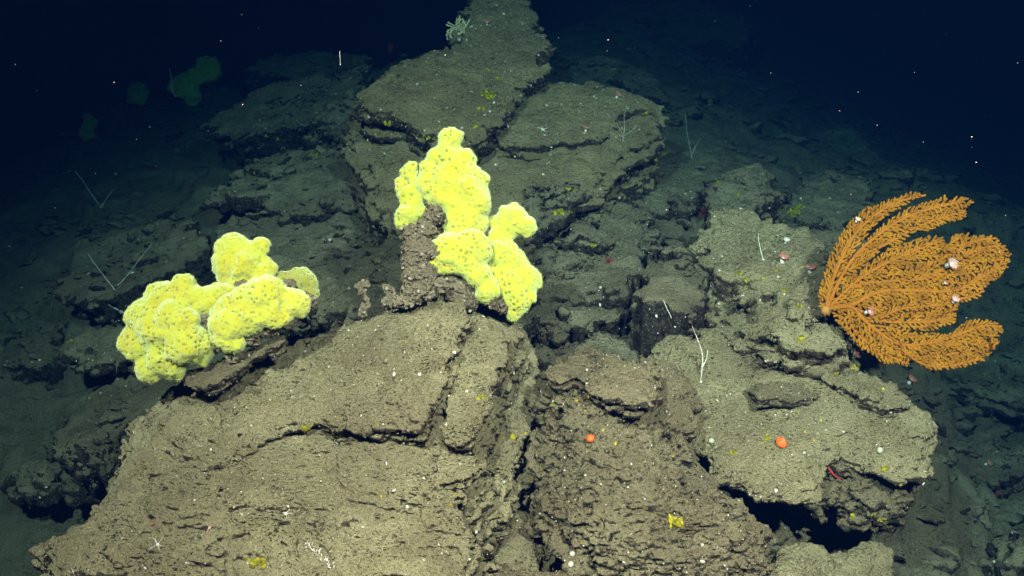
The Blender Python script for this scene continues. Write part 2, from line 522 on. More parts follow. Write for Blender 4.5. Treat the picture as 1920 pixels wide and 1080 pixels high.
def piece(name, pl, poly, thick, mat='rock', parent=None, **kw):
    kw['res'] = kw.get('res', 0.007) * RES
    w, q = slab_mesh(pl, poly, thick, **kw)
    return link(name, mesh_np(name, w, q), M[mat], parent)
def rock(label, pl, poly, thick, mat='far', cat='rock', name='rock_slab', group=None, **kw):
    o = piece(name, pl, poly, thick, mat, None, **kw)
    tag(o, label, cat, group, 'thing')
    return o
def rock_root(label, pts, name='rock_slab', cat='rock', drop=0.3):
    w = np.mean([P(*p) for p in pts], 0); w[2] -= drop
    t = thing(name, label, cat, w); t['kind'] = 'thing'
    return t

# ------------------------------------------------------------------ the seabed: one sheet, a spur of bedrock rising away from the camera
CP = [(-100,1150,3.5),(250,1150,3.3),(700,1150,2.9),(960,1120,2.75),(1250,1150,2.8),(1600,1120,2.9),(1900,1120,3.3),
      (-150,900,3.9),(100,900,3.75),(1850,900,4.0),(1980,900,4.1),
      (-150,720,4.3),(120,720,4.0),(1020,720,3.3),(1800,760,4.5),(1980,740,4.8),
      (60,520,4.8),(330,520,4.2),(640,540,3.55),(1010,600,3.55),(1250,560,3.5),(1460,600,3.1),(1700,560,4.2),(1950,560,5.0),
      (40,400,5.9),(330,380,5.0),(620,430,4.0),(1120,440,4.0),(1330,420,3.8),(1560,400,4.3),(1760,400,5.2),
      (120,300,7.2),(380,290,6.1),(600,280,5.2),(1250,290,4.7),(1450,290,5.6),(1650,290,7.0),
      (300,212,8.5),(560,180,6.9),(700,130,6.7),(1100,150,5.8),(1350,170,7.2),(1560,190,8.6),
      (1150,30,8.2),(1350,40,9.6),(1200,-120,11),(1550,60,11.5),(1850,280,9.0)]
EX = [(-3.0,10.6,0.0),(-6.5,9.5,-0.6),(-1.0,9.4,0.9),(-8,4,-1.0),(-6,12,-1.6),(0.6,12,2.6),(3,16,3.2),(9,14,1.8),(8,6,-0.4),(6,3,-0.8),(-4,1,-0.6),(4,1,-0.6),
      (0,-1,-0.6),(-12,20,-3),(12,20,0),(0,20,2.0),(-14,0,-2),(14,0,-2),(0,30,1.0),(-20,30,-4),(20,30,-2),(0,-14,-2)]
_c = np.array([P(*c) for c in CP] + [np.array(e, float) for e in EX])
def _phi(r): return np.where(r > 1e-9, r * r * np.log(np.maximum(r, 1e-9)), 0.0)
_A = _phi(np.linalg.norm(_c[:, None, :2] - _c[None, :, :2], axis=2)) + np.eye(len(_c)) * 0.02
_Q = np.c_[np.ones(len(_c)), _c[:, :2]]
_S = np.linalg.solve(np.block([[_A, _Q], [_Q.T, np.zeros((3, 3))]]), np.r_[_c[:, 2], 0, 0, 0])
def ground_base(x, y):
    x = np.asarray(x, float); y = np.asarray(y, float)
    z = _S[-3] + _S[-2] * x + _S[-1] * y
    for i in range(len(_c)):
        z = z + _S[i] * _phi(np.hypot(x - _c[i, 0], y - _c[i, 1]))
    return z
def ground_z(x, y):
    z = ground_base(x, y)
    # bedded ledges breaking the silt
    s = z / 0.16 + 2.6 * fbm2(x * 0.9, y * 0.9, 4, 5, 0.55) + 0.35 * x
    fr = s - np.floor(s)
    st = np.where(fr < 0.80, fr * 0.35, 0.28 + (fr - 0.80) / 0.20 * 0.72) - fr
    brk = sstep(-0.35, 0.15, fbm2(x * 1.3 + 4, y * 1.3, 3, 15))
    z = z + 0.16 * st * brk
    s = z / 0.07 + 2.2 * fbm2(x * 2.7, y * 2.7, 4, 25, 0.6)
    fr = s - np.floor(s)
    st = np.where(fr < 0.82, fr * 0.3, 0.246 + (fr - 0.82) / 0.18 * 0.754) - fr
    z = z + 0.085 * st * sstep(-0.3, 0.2, fbm2(x * 2.3, y * 2.3, 3, 35))
    z = z + 0.035 * fbm2(x * 3, y * 3, 3, 45) + 0.016 * fbm2(x * 11, y * 13, 4, 55, 0.6)
    return z
def build_ground():
    def axis(n, near, far, c, a, b):
        t = np.linspace(-1, 1, n); return t
    xs = np.concatenate([-np.geomspace(40, 3.3, 30), np.linspace(-3.2, 3.4, 330), np.geomspace(3.5, 40, 30)])
    ys = np.concatenate([-np.geomspace(20, 0.3, 12), np.linspace(0.0, 1.9, 24), np.linspace(2.0, 8.5, 350), np.geomspace(8.55, 60, 90)])
    X, Y = np.meshgrid(xs, ys, indexing='ij')
    Z = ground_z(X, Y)
    v = np.stack([X, Y, Z], -1).reshape(-1, 3)
    n, m = X.shape
    i = np.arange(n * m).reshape(n, m)
    q = np.stack([i[:-1, :-1], i[1:, :-1], i[1:, 1:], i[:-1, 1:]], -1).reshape(-1, 4)
    o = link('seabed', mesh_np('seabed', v, q), M['sand'], None, (0, 0, 0))
    tag(o, 'dark silted bedrock seabed falling away on both sides', 'seabed', kind='structure')
build_ground()

# ------------------------------------------------------------------ the foreground slab
p1 = Plane((60, 1020, 2.34), (950, 1060, 2.16), (830, 540, 2.76))
R1 = rock_root('large pale tan slab leaning in front, carrying both yellow sponges, split by a curved crack', [(500, 900, 2.4)], drop=0.5)
F = 0.0034
piece('rock_body', p1.off(-0.22), [(640,606),(760,560),(900,560),(965,600),(990,650),(1004,690),(1014,760),(1020,830),(1012,890),(975,930),(948,975),(925,1010),(890,1030),(890,1065),(905,1100),(880,1190),(110,1190),(110,1085),(75,1035),(140,985),(185,950),(215,890),(235,850),(250,800),(290,760),(340,715),(400,690),(480,655),(560,635)],
      0.42, 'rock', R1, res=0.006, seed=3, taper=-0.10, lay=0.034, lay_amp=0.018)
piece('rock_layer', p1.off(-0.15), [(860,560),(940,578),(972,615),(990,665),(1000,720),(985,790),(965,850),(950,905),(944,950),(900,985),(800,1000),(780,800)],
      0.12, 'rock', R1, res=F, seed=4, lay=0.022, lay_amp=0.016, edge=0.014)
piece('rock_layer', p1.off(-0.075), [(840,552),(930,572),(965,605),(968,660),(935,735),(915,800),(902,860),(905,905),(870,960),(760,1000),(740,820)],
      0.11, 'rock', R1, res=F, seed=5, lay=0.02, lay_amp=0.012, edge=0.014)
piece('rock_layer', p1, [(640,602),(740,562),(800,546),(870,548),(930,575),(948,620),(930,690),(890,760),(872,830),(858,905),(868,960),(905,1000),(880,1035),(890,1190),(95,1190),(95,1075),(38,1015),(100,972),(155,950),(188,890),(205,850),(216,828),(214,770),(255,742),(310,705),(345,690),(400,668),(480,642),(560,622)],
      0.20, 'rock', R1, res=F, seed=6, lay=0.03, lay_amp=0.012, edge=0.014, und=0.019, ledge=0.020, taper=-0.05, dome=0.07, rnd=0.03, rough=0.014)
# the crust plate above the crack, its lower lip standing free
p1b = lift(p1, (280, 830, 0.010), (800, 800, 0.100), (780, 560, 0.018))
piece('crust_plate', p1b, [(640,606),(740,566),(800,552),(862,556),(880,600),(850,650),(832,690),(815,745),(800,796),(740,803),(690,808),(620,800),(580,800),(535,800),(500,812),(460,838),(420,862),(372,884),(330,850),(300,800),(340,720),(400,690),(480,655),(560,635)],
      0.12, 'rock', R1, res=F, seed=7, lay=0.018, lay_amp=0.007, edge=0.010, und=0.012, rnd=0.012, ledge=0.016, taper=-0.5, dome=0.05, rough=0.013)
p1c = lift(p1, (870, 835, 0.030), (950, 640, -0.005), (830, 690, 0.020))
piece('crust_plate', p1c, [(862,650),(905,622),(948,612),(955,660),(925,730),(908,790),(900,825),(862,836),(838,825),(836,790),(850,740)], 0.04, 'rock', R1,
      res=F, seed=8, lay=0.018, lay_amp=0.008, edge=0.010, und=0.005, rnd=0.012, taper=-0.5)
p1d = lift(p1, (800, 912, 0.030), (895, 895, 0.015), (850, 850, 0.006))
piece('crust_plate', p1d, [(782,868),(835,850),(902,842),(905,872),(885,896),(850,908),(802,912),(778,895)], 0.035, 'rock', R1,
      res=F, seed=9, lay=0.016, lay_amp=0.007, edge=0.010, und=0.005, rnd=0.010, taper=-0.5)
# the flake under the left sponge that juts over the slab
p1e = Plane((400, 690, 2.50), (530, 625, 2.52), (370, 730, 2.45))
piece('jutting_flake', p1e, [(330,700),(380,672),(430,655),(480,640),(522,622),(535,634),(505,655),(470,668),(440,695),(410,722),(370,735),(345,722)], 0.04, 'brown', R1,
      res=F, seed=10, lay=0.016, lay_amp=0.008, edge=0.010, und=0.008, rnd=0.010, taper=-0.8)

# ------------------------------------------------------------------ the middle rock
p2 = Plane((1110, 640, 2.62), (1040, 1040, 2.22), (1430, 1000, 2.27))
R2 = rock_root('pitted brown rock in front with an orange cup coral at its centre', [(1180, 880, 2.4)], name='pitted_rock', drop=0.45)
piece('rock_body', p2.off(-0.10), [(1026,700),(1050,655),(1100,637),(1150,658),(1240,672),(1275,690),(1300,740),(1300,800),(1305,850),(1340,888),(1440,960),(1452,1005),(1430,1042),(1340,1070),(1330,1190),(1080,1190),(1095,1075),(1050,960),(1022,930),(1030,860),(1022,800),(1028,740)],
      0.4, 'brown', R2, res=0.006, seed=13, taper=-0.22, lay=0.04, lay_amp=0.022, edge=0.02)
piece('rock_layer', p2, [(1022,690),(1050,650),(1100,633),(1150,655),(1190,664),(1238,668),(1250,720),(1252,790),(1288,830),(1300,868),(1335,888),(1372,912),(1430,958),(1445,1005),(1425,1038),(1330,1062),(1250,1050),(1140,1035),(1085,1000),(1060,955),(1015,932),(1026,862),(1016,800),(1026,740)],
      0.14, 'brown', R2, res=F, seed=14, lay=0.024, lay_amp=0.016, edge=0.022, und=0.024, rnd=0.05, ledge=0.030, rough=0.016, pits=1.2, dome=0.10)
p2b = lift(p2, (1060, 690, 0.025), (1180, 740, 0.046), (1150, 650, 0.0))
piece('crust_plate', p2b, [(1035,700),(1060,662),(1110,645),(1190,672),(1235,680),(1238,735),(1190,752),(1150,742),(1110,728),(1080,700),(1050,712)], 0.05, 'brown', R2,
      res=F, seed=15, lay=0.016, lay_amp=0.008, edge=0.016, und=0.008, rnd=0.012, taper=-0.4, pits=0.8)
piece('rock_layer', p2.off(-0.06), [(1240,672),(1262,680),(1285,720),(1298,770),(1294,820),(1300,860),(1270,850),(1250,800),(1245,740)], 0.1, 'brown', R2,
      res=F, seed=16, lay=0.024, lay_amp=0.012, edge=0.012, und=0.008)

# ------------------------------------------------------------------ the overhanging slab on the right
p3 = Plane((1230, 640, 2.98), (1750, 785, 2.75), (1440, 890, 2.50))
R3 = rock_root('broad tan slab overhanging a black hollow beneath the orange sea fan', [(1500, 800, 2.7)], drop=0.5)
piece('rock_layer', p3, [(1212,645),(1250,615),(1350,606),(1420,640),(1500,655),(1570,662),(1625,682),(1680,720),(1745,762),(1764,782),(1752,830),(1735,872),(1690,872),(1655,860),(1622,850),(1585,836),(1562,852),(1548,884),(1535,912),(1500,916),(1440,906),(1370,886),(1342,862),(1340,828),(1296,795),(1275,745),(1262,695),(1225,668)],
      0.06, 'rock', R3, res=F, seed=23, lay=0.020, lay_amp=0.014, edge=0.011, und=0.013, rnd=0.03, ledge=0.020, taper=-0.15, pits=0.9, dome=0.04)
piece('rock_body', p3.off(-0.052), [(1240,650),(1420,640),(1560,670),(1660,720),(1735,790),(1722,850),(1690,850),(1640,842),(1600,858),(1540,862),(1470,850),(1420,825),(1370,770),(1300,720)],
      0.40, 'brown', R3, res=0.007, seed=24, taper=-0.35, lay=0.03, lay_amp=0.026, edge=0.03)
p3f = Plane((1600, 880, 2.62), (1735, 860, 2.68), (1690, 980, 2.66))
piece('rubbly_face', p3f, [(1575,868),(1650,858),(1738,852),(1742,900),(1722,950),(1700,990),(1620,985),(1570,950),(1590,910)], 0.22, 'brown', R3,
      res=0.006, seed=25, lay=0.03, lay_amp=0.02, edge=0.03, und=0.022, rnd=0.05, rough=0.016, pits=1.6)
p3g = Plane((1560, 905, 2.55), (1610, 905, 2.56), (1580, 840, 2.60))
# broken ridge of plates along the back of the slab
p3b = lift(p3, (1345, 620, 0.025), (1580, 670, 0.030), (1430, 665, 0.042))
piece('crust_plate', p3b, [(1345,612),(1400,605),(1480,625),(1560,650),(1580,678),(1530,672),(1490,668),(1440,672),(1425,650),(1375,652)], 0.045, 'rock', R3,
      res=F, seed=26, lay=0.016, lay_amp=0.010, edge=0.014, und=0.008, rnd=0.012, taper=-0.3)
p3c = lift(p3, (1440, 640, 0.028), (1700, 690, 0.0), (1560, 745, 0.052))
piece('crust_plate', p3c, [(1425,655),(1470,640),(1540,660),(1610,685),(1680,728),(1700,752),(1660,758),(1600,738),(1560,712),(1530,692),(1480,676)], 0.05, 'rock', R3,
      res=F, seed=27, lay=0.018, lay_amp=0.012, edge=0.014, und=0.009, rnd=0.014, taper=-0.3, pits=1.0)
p3d = lift(p3, (1430, 738, 0.034), (1525, 738, 0.024), (1460, 712, 0.014))
piece('crust_plate', p3d, [(1415,722),(1450,712),(1500,722),(1530,735),(1490,742),(1450,738),(1430,742)], 0.03, 'brown', R3, res=F, seed=28, lay=0.014, lay_amp=0.008, edge=0.010, und=0.006, rnd=0.010)

# ------------------------------------------------------------------ rocks between and below the big three
rock('smooth sandy boulder wedged in the dark gap between the two front rocks', Plane((960, 940, 2.50), (930, 1060, 2.36), (1010, 1040, 2.38)),
     [(940,950),(985,930),(1010,950),(1030,975),(1020,1040),(985,1075),(930,1090),(915,1040),(925,985)], 0.25, 'brown', name='boulder', res=0.006, seed=31, lay_amp=0.008, rnd=0.05, dome=0.02)
rock('low knobbly rock on the bottom edge below the sandy wedged boulder', Plane((1000, 1055, 2.28), (900, 1100, 2.2), (1090, 1100, 2.2)),
     [(880,1075),(960,1052),(1020,1060),(1085,1055),(1110,1090),(1100,1200),(880,1200)], 0.2, 'brown', name='boulder', res=0.006, seed=32, lay_amp=0.01, rnd=0.04, rough=0.012, pits=1.0)
rock('rounded tan boulder below the hollow, close to the pitted brown rock', Plane((1500, 985, 2.62), (1440, 1080, 2.4), (1560, 1060, 2.45)),
     [(1440,1030),(1450,995),(1500,984),(1545,990),(1565,1010),(1555,1040),(1520,1062),(1480,1075),(1500,1180),(1390,1180),(1400,1070)], 0.3, 'rock', name='boulder', res=0.006, seed=33, lay_amp=0.012, rnd=0.05, dome=0.015)
rock('square tan boulder at the bottom under the rubbly end of the overhanging slab', Plane((1640, 990, 2.72), (1570, 1080, 2.5), (1690, 1070, 2.55)),
     [(1560,1015),(1600,992),(1660,988),(1695,1000),(1690,1035),(1680,1052),(1625,1055),(1630,1180),(1520,1180),(1540,1060)], 0.3, 'rock', name='boulder', res=0.006, seed=34, lay_amp=0.014, rnd=0.05, dome=0.015)
rock('shadowed rock lying far back in the black hollow', Plane((1420, 930, 2.85), (1380, 990, 2.75), (1480, 980, 2.78)),
     [(1300,900),(1350,890),(1450,930),(1500,950),(1500,1000),(1400,1010),(1330,960)], 0.3, 'brown', name='boulder', res=0.009, seed=35, lay_amp=0.012, rnd=0.05)

# ------------------------------------------------------------------ the stack of great slabs behind
G = 0.011
rock('uppermost great slab of the tall stack, its narrow top reaching out of the picture', Plane((930, 0, 4.75), (690, 190, 3.98), (900, 250, 3.82), 0.04),
     [(675,190),(682,168),(700,142),(740,116),(832,88),(850,60),(868,30),(885,-40),(985,-40),(1000,30),(1030,75),(1026,110),(985,150),(962,190),(925,240),(892,256),(850,246),(790,246),(750,216),(700,204)],
     0.30, 'stack', res=0.008, seed=51, lay=0.035, lay_amp=0.02, edge=0.03, und=0.016, rnd=0.03, ledge=0.016, taper=-0.25, rough=0.016, pits=1.0)
pB2 = Plane((700, 260, 4.02), (1200, 195, 4.25), (900, 470, 3.45), 0.015)
R6 = rock_root('huge brown slab sloping down behind the tall yellow sponge', [(930, 330, 3.8)], drop=0.5)
piece('rock_layer', pB2, [(672,205),(750,200),(900,235),(985,160),(1050,150),(1120,152),(1228,182),(1232,238),(1185,285),(1135,325),(1095,352),(1045,342),(1005,395),(975,425),(960,500),(900,560),(780,520),(745,425),(700,352),(668,275)],
      0.40, 'stack', R6, res=0.008, seed=52, lay=0.035, lay_amp=0.024, edge=0.025, und=0.016, rnd=0.03, ledge=0.012)
piece('rock_layer', pB2.off(0.045), [(940,225),(985,172),(1050,150),(1120,150),(1140,165),(1225,184),(1226,200),(1170,214),(1140,240),(1100,264),(1050,262),(1000,272),(935,262)],
      0.06, 'stack', R6, res=0.008, seed=53, lay=0.025, lay_amp=0.014, edge=0.02, und=0.010, rnd=0.02)
piece('rubbly_face', Plane((1000, 400, 3.55), (1110, 360, 3.72), (1050, 440, 3.60)), [(1000,400),(1035,345),(1090,350),(1118,365),(1100,400),(1060,430),(1010,455)], 0.3, 'far', R6,
      res=0.009, seed=54, lay=0.03, lay_amp=0.02, edge=0.02, und=0.02, rnd=0.04, rough=0.018, pits=1.5)
piece('rubbly_face', Plane((680, 260, 4.0), (740, 250, 3.98), (720, 300, 3.95), 0.02), [(690,222),(750,214),(800,240),(840,250),(800,275),(740,262),(700,262)], 0.1, 'far', R6,
      res=0.009, seed=55, lay=0.03, lay_amp=0.02, edge=0.02, und=0.02, rnd=0.03, rough=0.018, pits=1.5)
rock('dark rubbly block tucked under the left edge of the huge brown slab', Plane((690, 360, 3.9), (740, 420, 3.7), (750, 350, 3.8)),
     [(675,360),(740,345),(760,400),(750,430),(700,440),(680,420)], 0.25, 'far', name='rock', res=G, seed=56, lay_amp=0.02, rough=0.02, pits=1.5)
# (label, plane, outline, thickness, material, seed, options)
BR = [
 ('flat slab right of the huge brown slab, lying under its dark edge', ((1140,370,4.12),(1240,300,4.60),(1320,380,4.12)), [(1128,368),(1160,335),(1235,302),(1310,300),(1335,340),(1318,378),(1265,402),(1222,396),(1175,378)], 0.18, 'far', 61, dict(up=0.0)),
 ('layered slab beside the sponge with a yellow streak on its broken front', ((1020,540,3.50),(1190,480,3.67),(1120,395,4.07)), [(1008,475),(1060,422),(1130,388),(1200,390),(1216,430),(1204,490),(1172,535),(1090,555),(1015,552),(1004,510)], 0.22, 'far', 62, dict(up=0.08, ledge=0.03, lay_amp=0.03, lay=0.03)),
 ('thin slab lying on the layered slab beside the sponge', ((1040,470,3.64),(1180,440,3.81),(1130,395,3.98)), [(1060,455),(1075,425),(1130,398),(1195,400),(1180,430),(1120,455)], 0.05, 'far', 63, dict(up=0.1, taper=-0.3)),
 ('dark low ledge under the layered slab, left of the low silted slab', ((1010,590,3.30),(1130,570,3.35),(1070,545,3.47)), [(985,590),(1010,560),(1080,556),(1170,548),(1180,570),(1110,590),(1040,612)], 0.15, 'far', 64, dict(lay_amp=0.03)),
 ('low silted slab just behind the pitted brown rock', ((1060,650,3.27),(1290,640,3.34),(1180,560,3.61)), [(985,650),(1030,598),(1105,566),(1190,562),(1255,590),(1312,622),(1290,655),(1220,680),(1100,680),(1030,690)], 0.2, 'far', 65, dict(ledge=0.02)),
 ('small rounded rock on the corner of the low silted slab', ((1200,600,3.39),(1250,600,3.39),(1225,560,3.50)), [(1200,575),(1220,553),(1250,560),(1262,590),(1235,610),(1205,602)], 0.1, 'far', 66, dict(rnd=0.05, dome=0.02)),
 ('smooth silt-covered slab in the hollow left of the rubbly ledge with the whip', ((1215,560,3.12),(1320,560,3.12),(1260,470,3.45)), [(1200,500),(1225,470),(1300,465),(1320,500),(1330,560),(1300,590),(1225,570),(1205,540)], 0.15, 'sand', 67, dict(lay_amp=0.008, pits=0.2)),
 ('slab with a short white whip standing on it, above the sea fan base', ((1310,470,3.35),(1540,540,3.02),(1480,420,3.5)), [(1306,450),(1330,412),(1400,400),(1480,420),(1540,452),(1562,492),(1556,560),(1515,585),(1470,560),(1405,525),(1345,510),(1310,480)], 0.14, 'rock', 68, dict(up=0.02, ledge=0.02, taper=0.3, res=0.008)),
 ('silted step below the slab with the short white whip, touching the fan base', ((1400,610,2.98),(1540,640,2.86),(1500,560,3.02)), [(1370,600),(1420,565),(1500,570),(1570,590),(1590,640),(1560,665),(1450,650),(1390,632)], 0.15, 'rock', 69, dict(ledge=0.02, res=0.008)),
 ('rubbly knob in front of the dark slope on the right', ((1330,390,4.03),(1450,390,4.03),(1390,320,4.35)), [(1328,370),(1345,330),(1400,308),(1450,325),(1458,370),(1420,395),(1360,398)], 0.2, 'far', 70, dict(up=0.08, rough=0.025, pits=1.6)),
 ('flat dim slab between the rubbly knob and the orange sea fan', ((1470,400,4.27),(1640,420,4.27),(1560,340,4.75)), [(1460,370),(1500,335),(1570,325),(1630,345),(1640,400),(1590,430),(1500,410)], 0.15, 'far', 71, {}),
 ('narrow slab half hidden behind the upper edge of the orange sea fan', ((1480,470,3.6),(1600,500,3.5),(1560,430,3.85)), [(1470,440),(1530,425),(1600,440),(1620,480),(1590,520),(1560,500)], 0.15, 'far', 72, {}),
 ('cracked slab in the shadowed middle, directly right of the left sponge', ((520,560,3.45),(740,540,3.3),(640,440,3.85)), [(480,490),(560,442),(660,430),(755,440),(760,540),(690,590),(600,590),(520,548)], 0.15, 'far', 73, dict(ledge=0.03, lay_amp=0.025)),
 ('rounded silt mound against the top edge of the front slab', ((600,620,2.92),(670,620,2.9),(640,572,3.05)), [(585,610),(615,575),(650,568),(682,590),(672,625),(620,640)], 0.15, 'sand', 74, dict(rnd=0.06, lay_amp=0.005, dome=0.03, pits=0.1)),
 ('long ledge slab left of the stack with a deep black shadow under it', ((410,385,4.50),(670,390,4.24),(560,275,4.98)), [(385,372),(420,345),(450,292),(560,268),(672,275),(692,335),(665,392),(600,398),(560,412),(500,398),(440,385)], 0.11, 'far', 75, dict(up=0.12, taper=-0.7, ledge=0.015)),
 ('thin plate lying on top of the long ledge slab', ((460,340,4.64),(600,345,4.61),(550,290,4.90)), [(455,330),(470,296),(560,280),(620,300),(595,335),(540,345),(490,342)], 0.05, 'far', 76, dict(up=0.13, taper=-0.4)),
 ('sloping slab below the black shadow of the long ledge', ((400,460,4.1),(660,440,3.95),(540,400,4.25)), [(390,440),(450,405),(560,415),(680,400),(700,430),(600,450),(480,470)], 0.12, 'sand', 77, dict(lay_amp=0.01, pits=0.3)),
 ('broad dim slab high on the left slope beside the stack', ((400,240,5.88),(660,200,5.58),(600,140,6.17)), [(385,238),(450,185),(560,150),(690,118),(680,185),(610,225),(520,248),(440,258)], 0.14, 'far', 78, dict(up=0.12, taper=-0.4)),
 ('dark pebbly block touching the left side of the stack', ((580,250,4.91),(680,230,4.75),(640,200,4.97)), [(575,240),(600,205),(660,180),(690,200),(685,255),(620,268)], 0.2, 'far', 79, dict(rough=0.03, pits=1.8)),
 ('ridge slab on the skyline left of the stack', ((480,130,7.02),(680,120,6.78),(580,95,7.40)), [(470,125),(510,103),(600,100),(690,105),(680,135),(560,148)], 0.15, 'far', 80, {}),
 ('big dark crag on the far left skyline under the green sponges', ((180,290,8.03),(380,280,7.61),(270,185,8.60)), [(160,230),(190,190),(250,175),(330,180),(388,215),(392,262),(330,312),(240,318),(170,300)], 0.4, 'far', 81, dict(rough=0.04, pits=1.5, rnd=0.1, dome=0.05)),
 ('low crag between the far left crag and the broad dim slab', ((330,210,8.29),(430,190,8.01),(380,165,8.44)), [(320,200),(370,160),(440,165),(450,195),(390,225)], 0.2, 'far', 82, {}),
 ('dim slab in the left gloom below the far crag', ((190,420,6.16),(380,370,5.92),(280,330,6.40)), [(170,410),(220,360),(320,335),(400,350),(380,385),(280,420)], 0.12, 'far', 83, dict(taper=-0.3)),
 ('wide silt-covered slab behind the left sponge with a crossed pair of whips', ((140,560,4.35),(330,520,4.1),(300,430,4.6)), [(100,545),(150,465),(260,425),(360,420),(410,450),(330,500),(250,545),(160,580)], 0.10, 'sand', 84, dict(up=0.08, taper=-0.5, lay_amp=0.012, pits=0.3)),
 ('dark block left of the left sponge with a black gap below', ((130,680,3.85),(300,660,3.75),(220,620,3.95)), [(108,655),(165,622),(245,612),(310,640),(310,672),(235,684),(130,682)], 0.12, 'far', 85, dict(up=0.1, taper=-0.7)),
 ('greenish silt slab beside the left edge of the front slab', ((110,820,3.5),(290,760,3.4),(250,690,3.75)), [(85,812),(170,735),(270,692),(350,700),(320,770),(230,805),(195,850),(130,852)], 0.12, 'sand', 86, dict(lay_amp=0.01, pits=0.3)),
 ('rounded rock low on the left with a dark cleft above', ((30,900,3.55),(190,890,3.4),(110,840,3.65)), [(-40,880),(40,842),(110,828),(195,848),(180,880),(110,890),(40,895)], 0.08, 'far', 87, dict(rnd=0.06, dome=0.02)),
 ('dim ledge at the left edge of the picture', ((10,680,4.3),(110,660,4.2),(60,610,4.45)), [(-60,690),(10,625),(100,610),(120,650),(60,700)], 0.12, 'far', 88, {}),
 ('dark ledge slab below the fan tips on the right edge', ((1760,720,4.62),(1930,760,4.51),(1870,650,4.95)), [(1750,690),(1800,650),(1920,660),(1990,720),(1960,770),(1840,740)], 0.15, 'far', 89, dict(taper=-0.4)),
 ('narrow layered rock on the slope right of the overhanging slab', ((1760,850,4.20),(1900,880,4.03),(1850,800,4.31)), [(1755,840),(1800,800),(1880,800),(1930,850),(1910,900),(1830,890)], 0.10, 'far', 90, dict(ledge=0.03, taper=-0.3)),
 ('small slab on the lower right slope', ((1730,960,3.63),(1850,980,3.52),(1800,910,3.74)), [(1720,950),(1760,905),(1830,910),(1860,960),(1820,1000),(1760,1000)], 0.10, 'sand', 91, dict(taper=-0.3)),
 ('round boulder cut by the right edge near the bottom corner', ((1870,1050,3.25),(1960,1050,3.25),(1920,980,3.35)), [(1868,1020),(1890,980),(1950,970),(2000,1020),(1960,1080),(1890,1070)], 0.2, 'far', 92, dict(rnd=0.08, dome=0.04)),
 ('flat slab high behind the stack on the right', ((1020,170,5.95),(1220,180,5.83),(1120,110,6.41)), [(1010,160),(1050,110),(1140,100),(1220,130),(1250,175),(1140,150),(1050,150)], 0.18, 'far', 93, {}),
 ('dim boulder far up the dark slope right of centre', ((1250,240,6.26),(1380,250,6.19),(1310,180,6.70)), [(1240,230),(1270,190),(1340,180),(1400,215),(1380,260),(1300,265)], 0.2, 'far', 94, dict(rnd=0.06)),
 ('nearly black boulder on the far right slope', ((1490,290,6.62),(1620,300,6.50),(1560,220,7.00)), [(1480,280),(1520,230),(1590,215),(1650,260),(1620,310),(1530,310)], 0.25, 'far', 95, dict(rnd=0.08)),
 ('far dark ledge near the top right of centre', ((1100,60,8.25),(1400,70,8.25),(1250,10,8.75)), [(1090,55),(1150,5),(1300,0),(1420,40),(1390,85),(1200,80)], 0.25, 'far', 96, {}),
]
for lab, pp, poly, th, mat, seed, kw in BR:
    k = dict(res=G, lay=0.035, lay_amp=0.020, edge=0.038, und=0.020, rnd=0.012, rough=0.015, pits=1.0); k.update(kw)
    up = k.pop('up', 0.035)
    rock(lab, Plane(*pp).off(up), poly, th + up, mat, seed=seed, **k)

# loose rubble lying in the hollows of the seabed
def build_rubble():
    r = np.random.default_rng(99)
    x = r.uniform(-3.6, 3.8, 9000); y = r.uniform(2.2, 8.6, 9000)
    ok = fbm2(x * 1.6, y * 1.6, 3, 77) > -0.04
    x, y = x[ok][:3600], y[ok][:3600]
    z = ground_z(x, y); n = len(x)
    s = np.minimum(0.010 * (1 + r.pareto(1.9, n)), 0.05)
    S = np.stack([s * r.uniform(.8, 1.7, n), s * r.uniform(.7, 1.2, n), s * r.uniform(.3, .7, n)], 1)
    N = np.stack([r.normal(0, .25, n), r.normal(0, .25, n), np.ones(n)], 1)
    o = scatter('rubble', np.stack([x, y, z + s * .1], 1), N, S, M['far'], None, (0, 0, 0), 8, 11, 1.0, True, 4)
    tag(o, 'loose stones strewn over the seabed between the slabs', 'rubble', kind='stuff')
build_rubble()

# ------------------------------------------------------------------ finding the rock surface
bpy.context.view_layer.update()
DG = bpy.context.evaluated_depsgraph_get()
def hit(px, py):
    """the rock surface seen at a column and row: place, normal, object"""
    d = ray(px, py); d = d / np.linalg.norm(d)
    ok, loc, nrm, _, ob, _ = SC.ray_cast(DG, Vector(CAM), Vector(d))
    loc = np.array(loc); nrm = np.array(nrm)
    if not ok: loc = P(px, py, 6.0); nrm = np.array([0, 0, 1.0])
    if np.dot(nrm, d) > 0: nrm = -nrm
    return loc, nrm, ob
def pxm(w):
    """metres per photograph column at a place"""
    return float(np.dot(np.asarray(w) - CAM, FWD)) * TANH / 960
def depth(w): return float(np.dot(np.asarray(w) - CAM, FWD))
def root_of(o):
    while o.parent is not None: o = o.parent
    return o

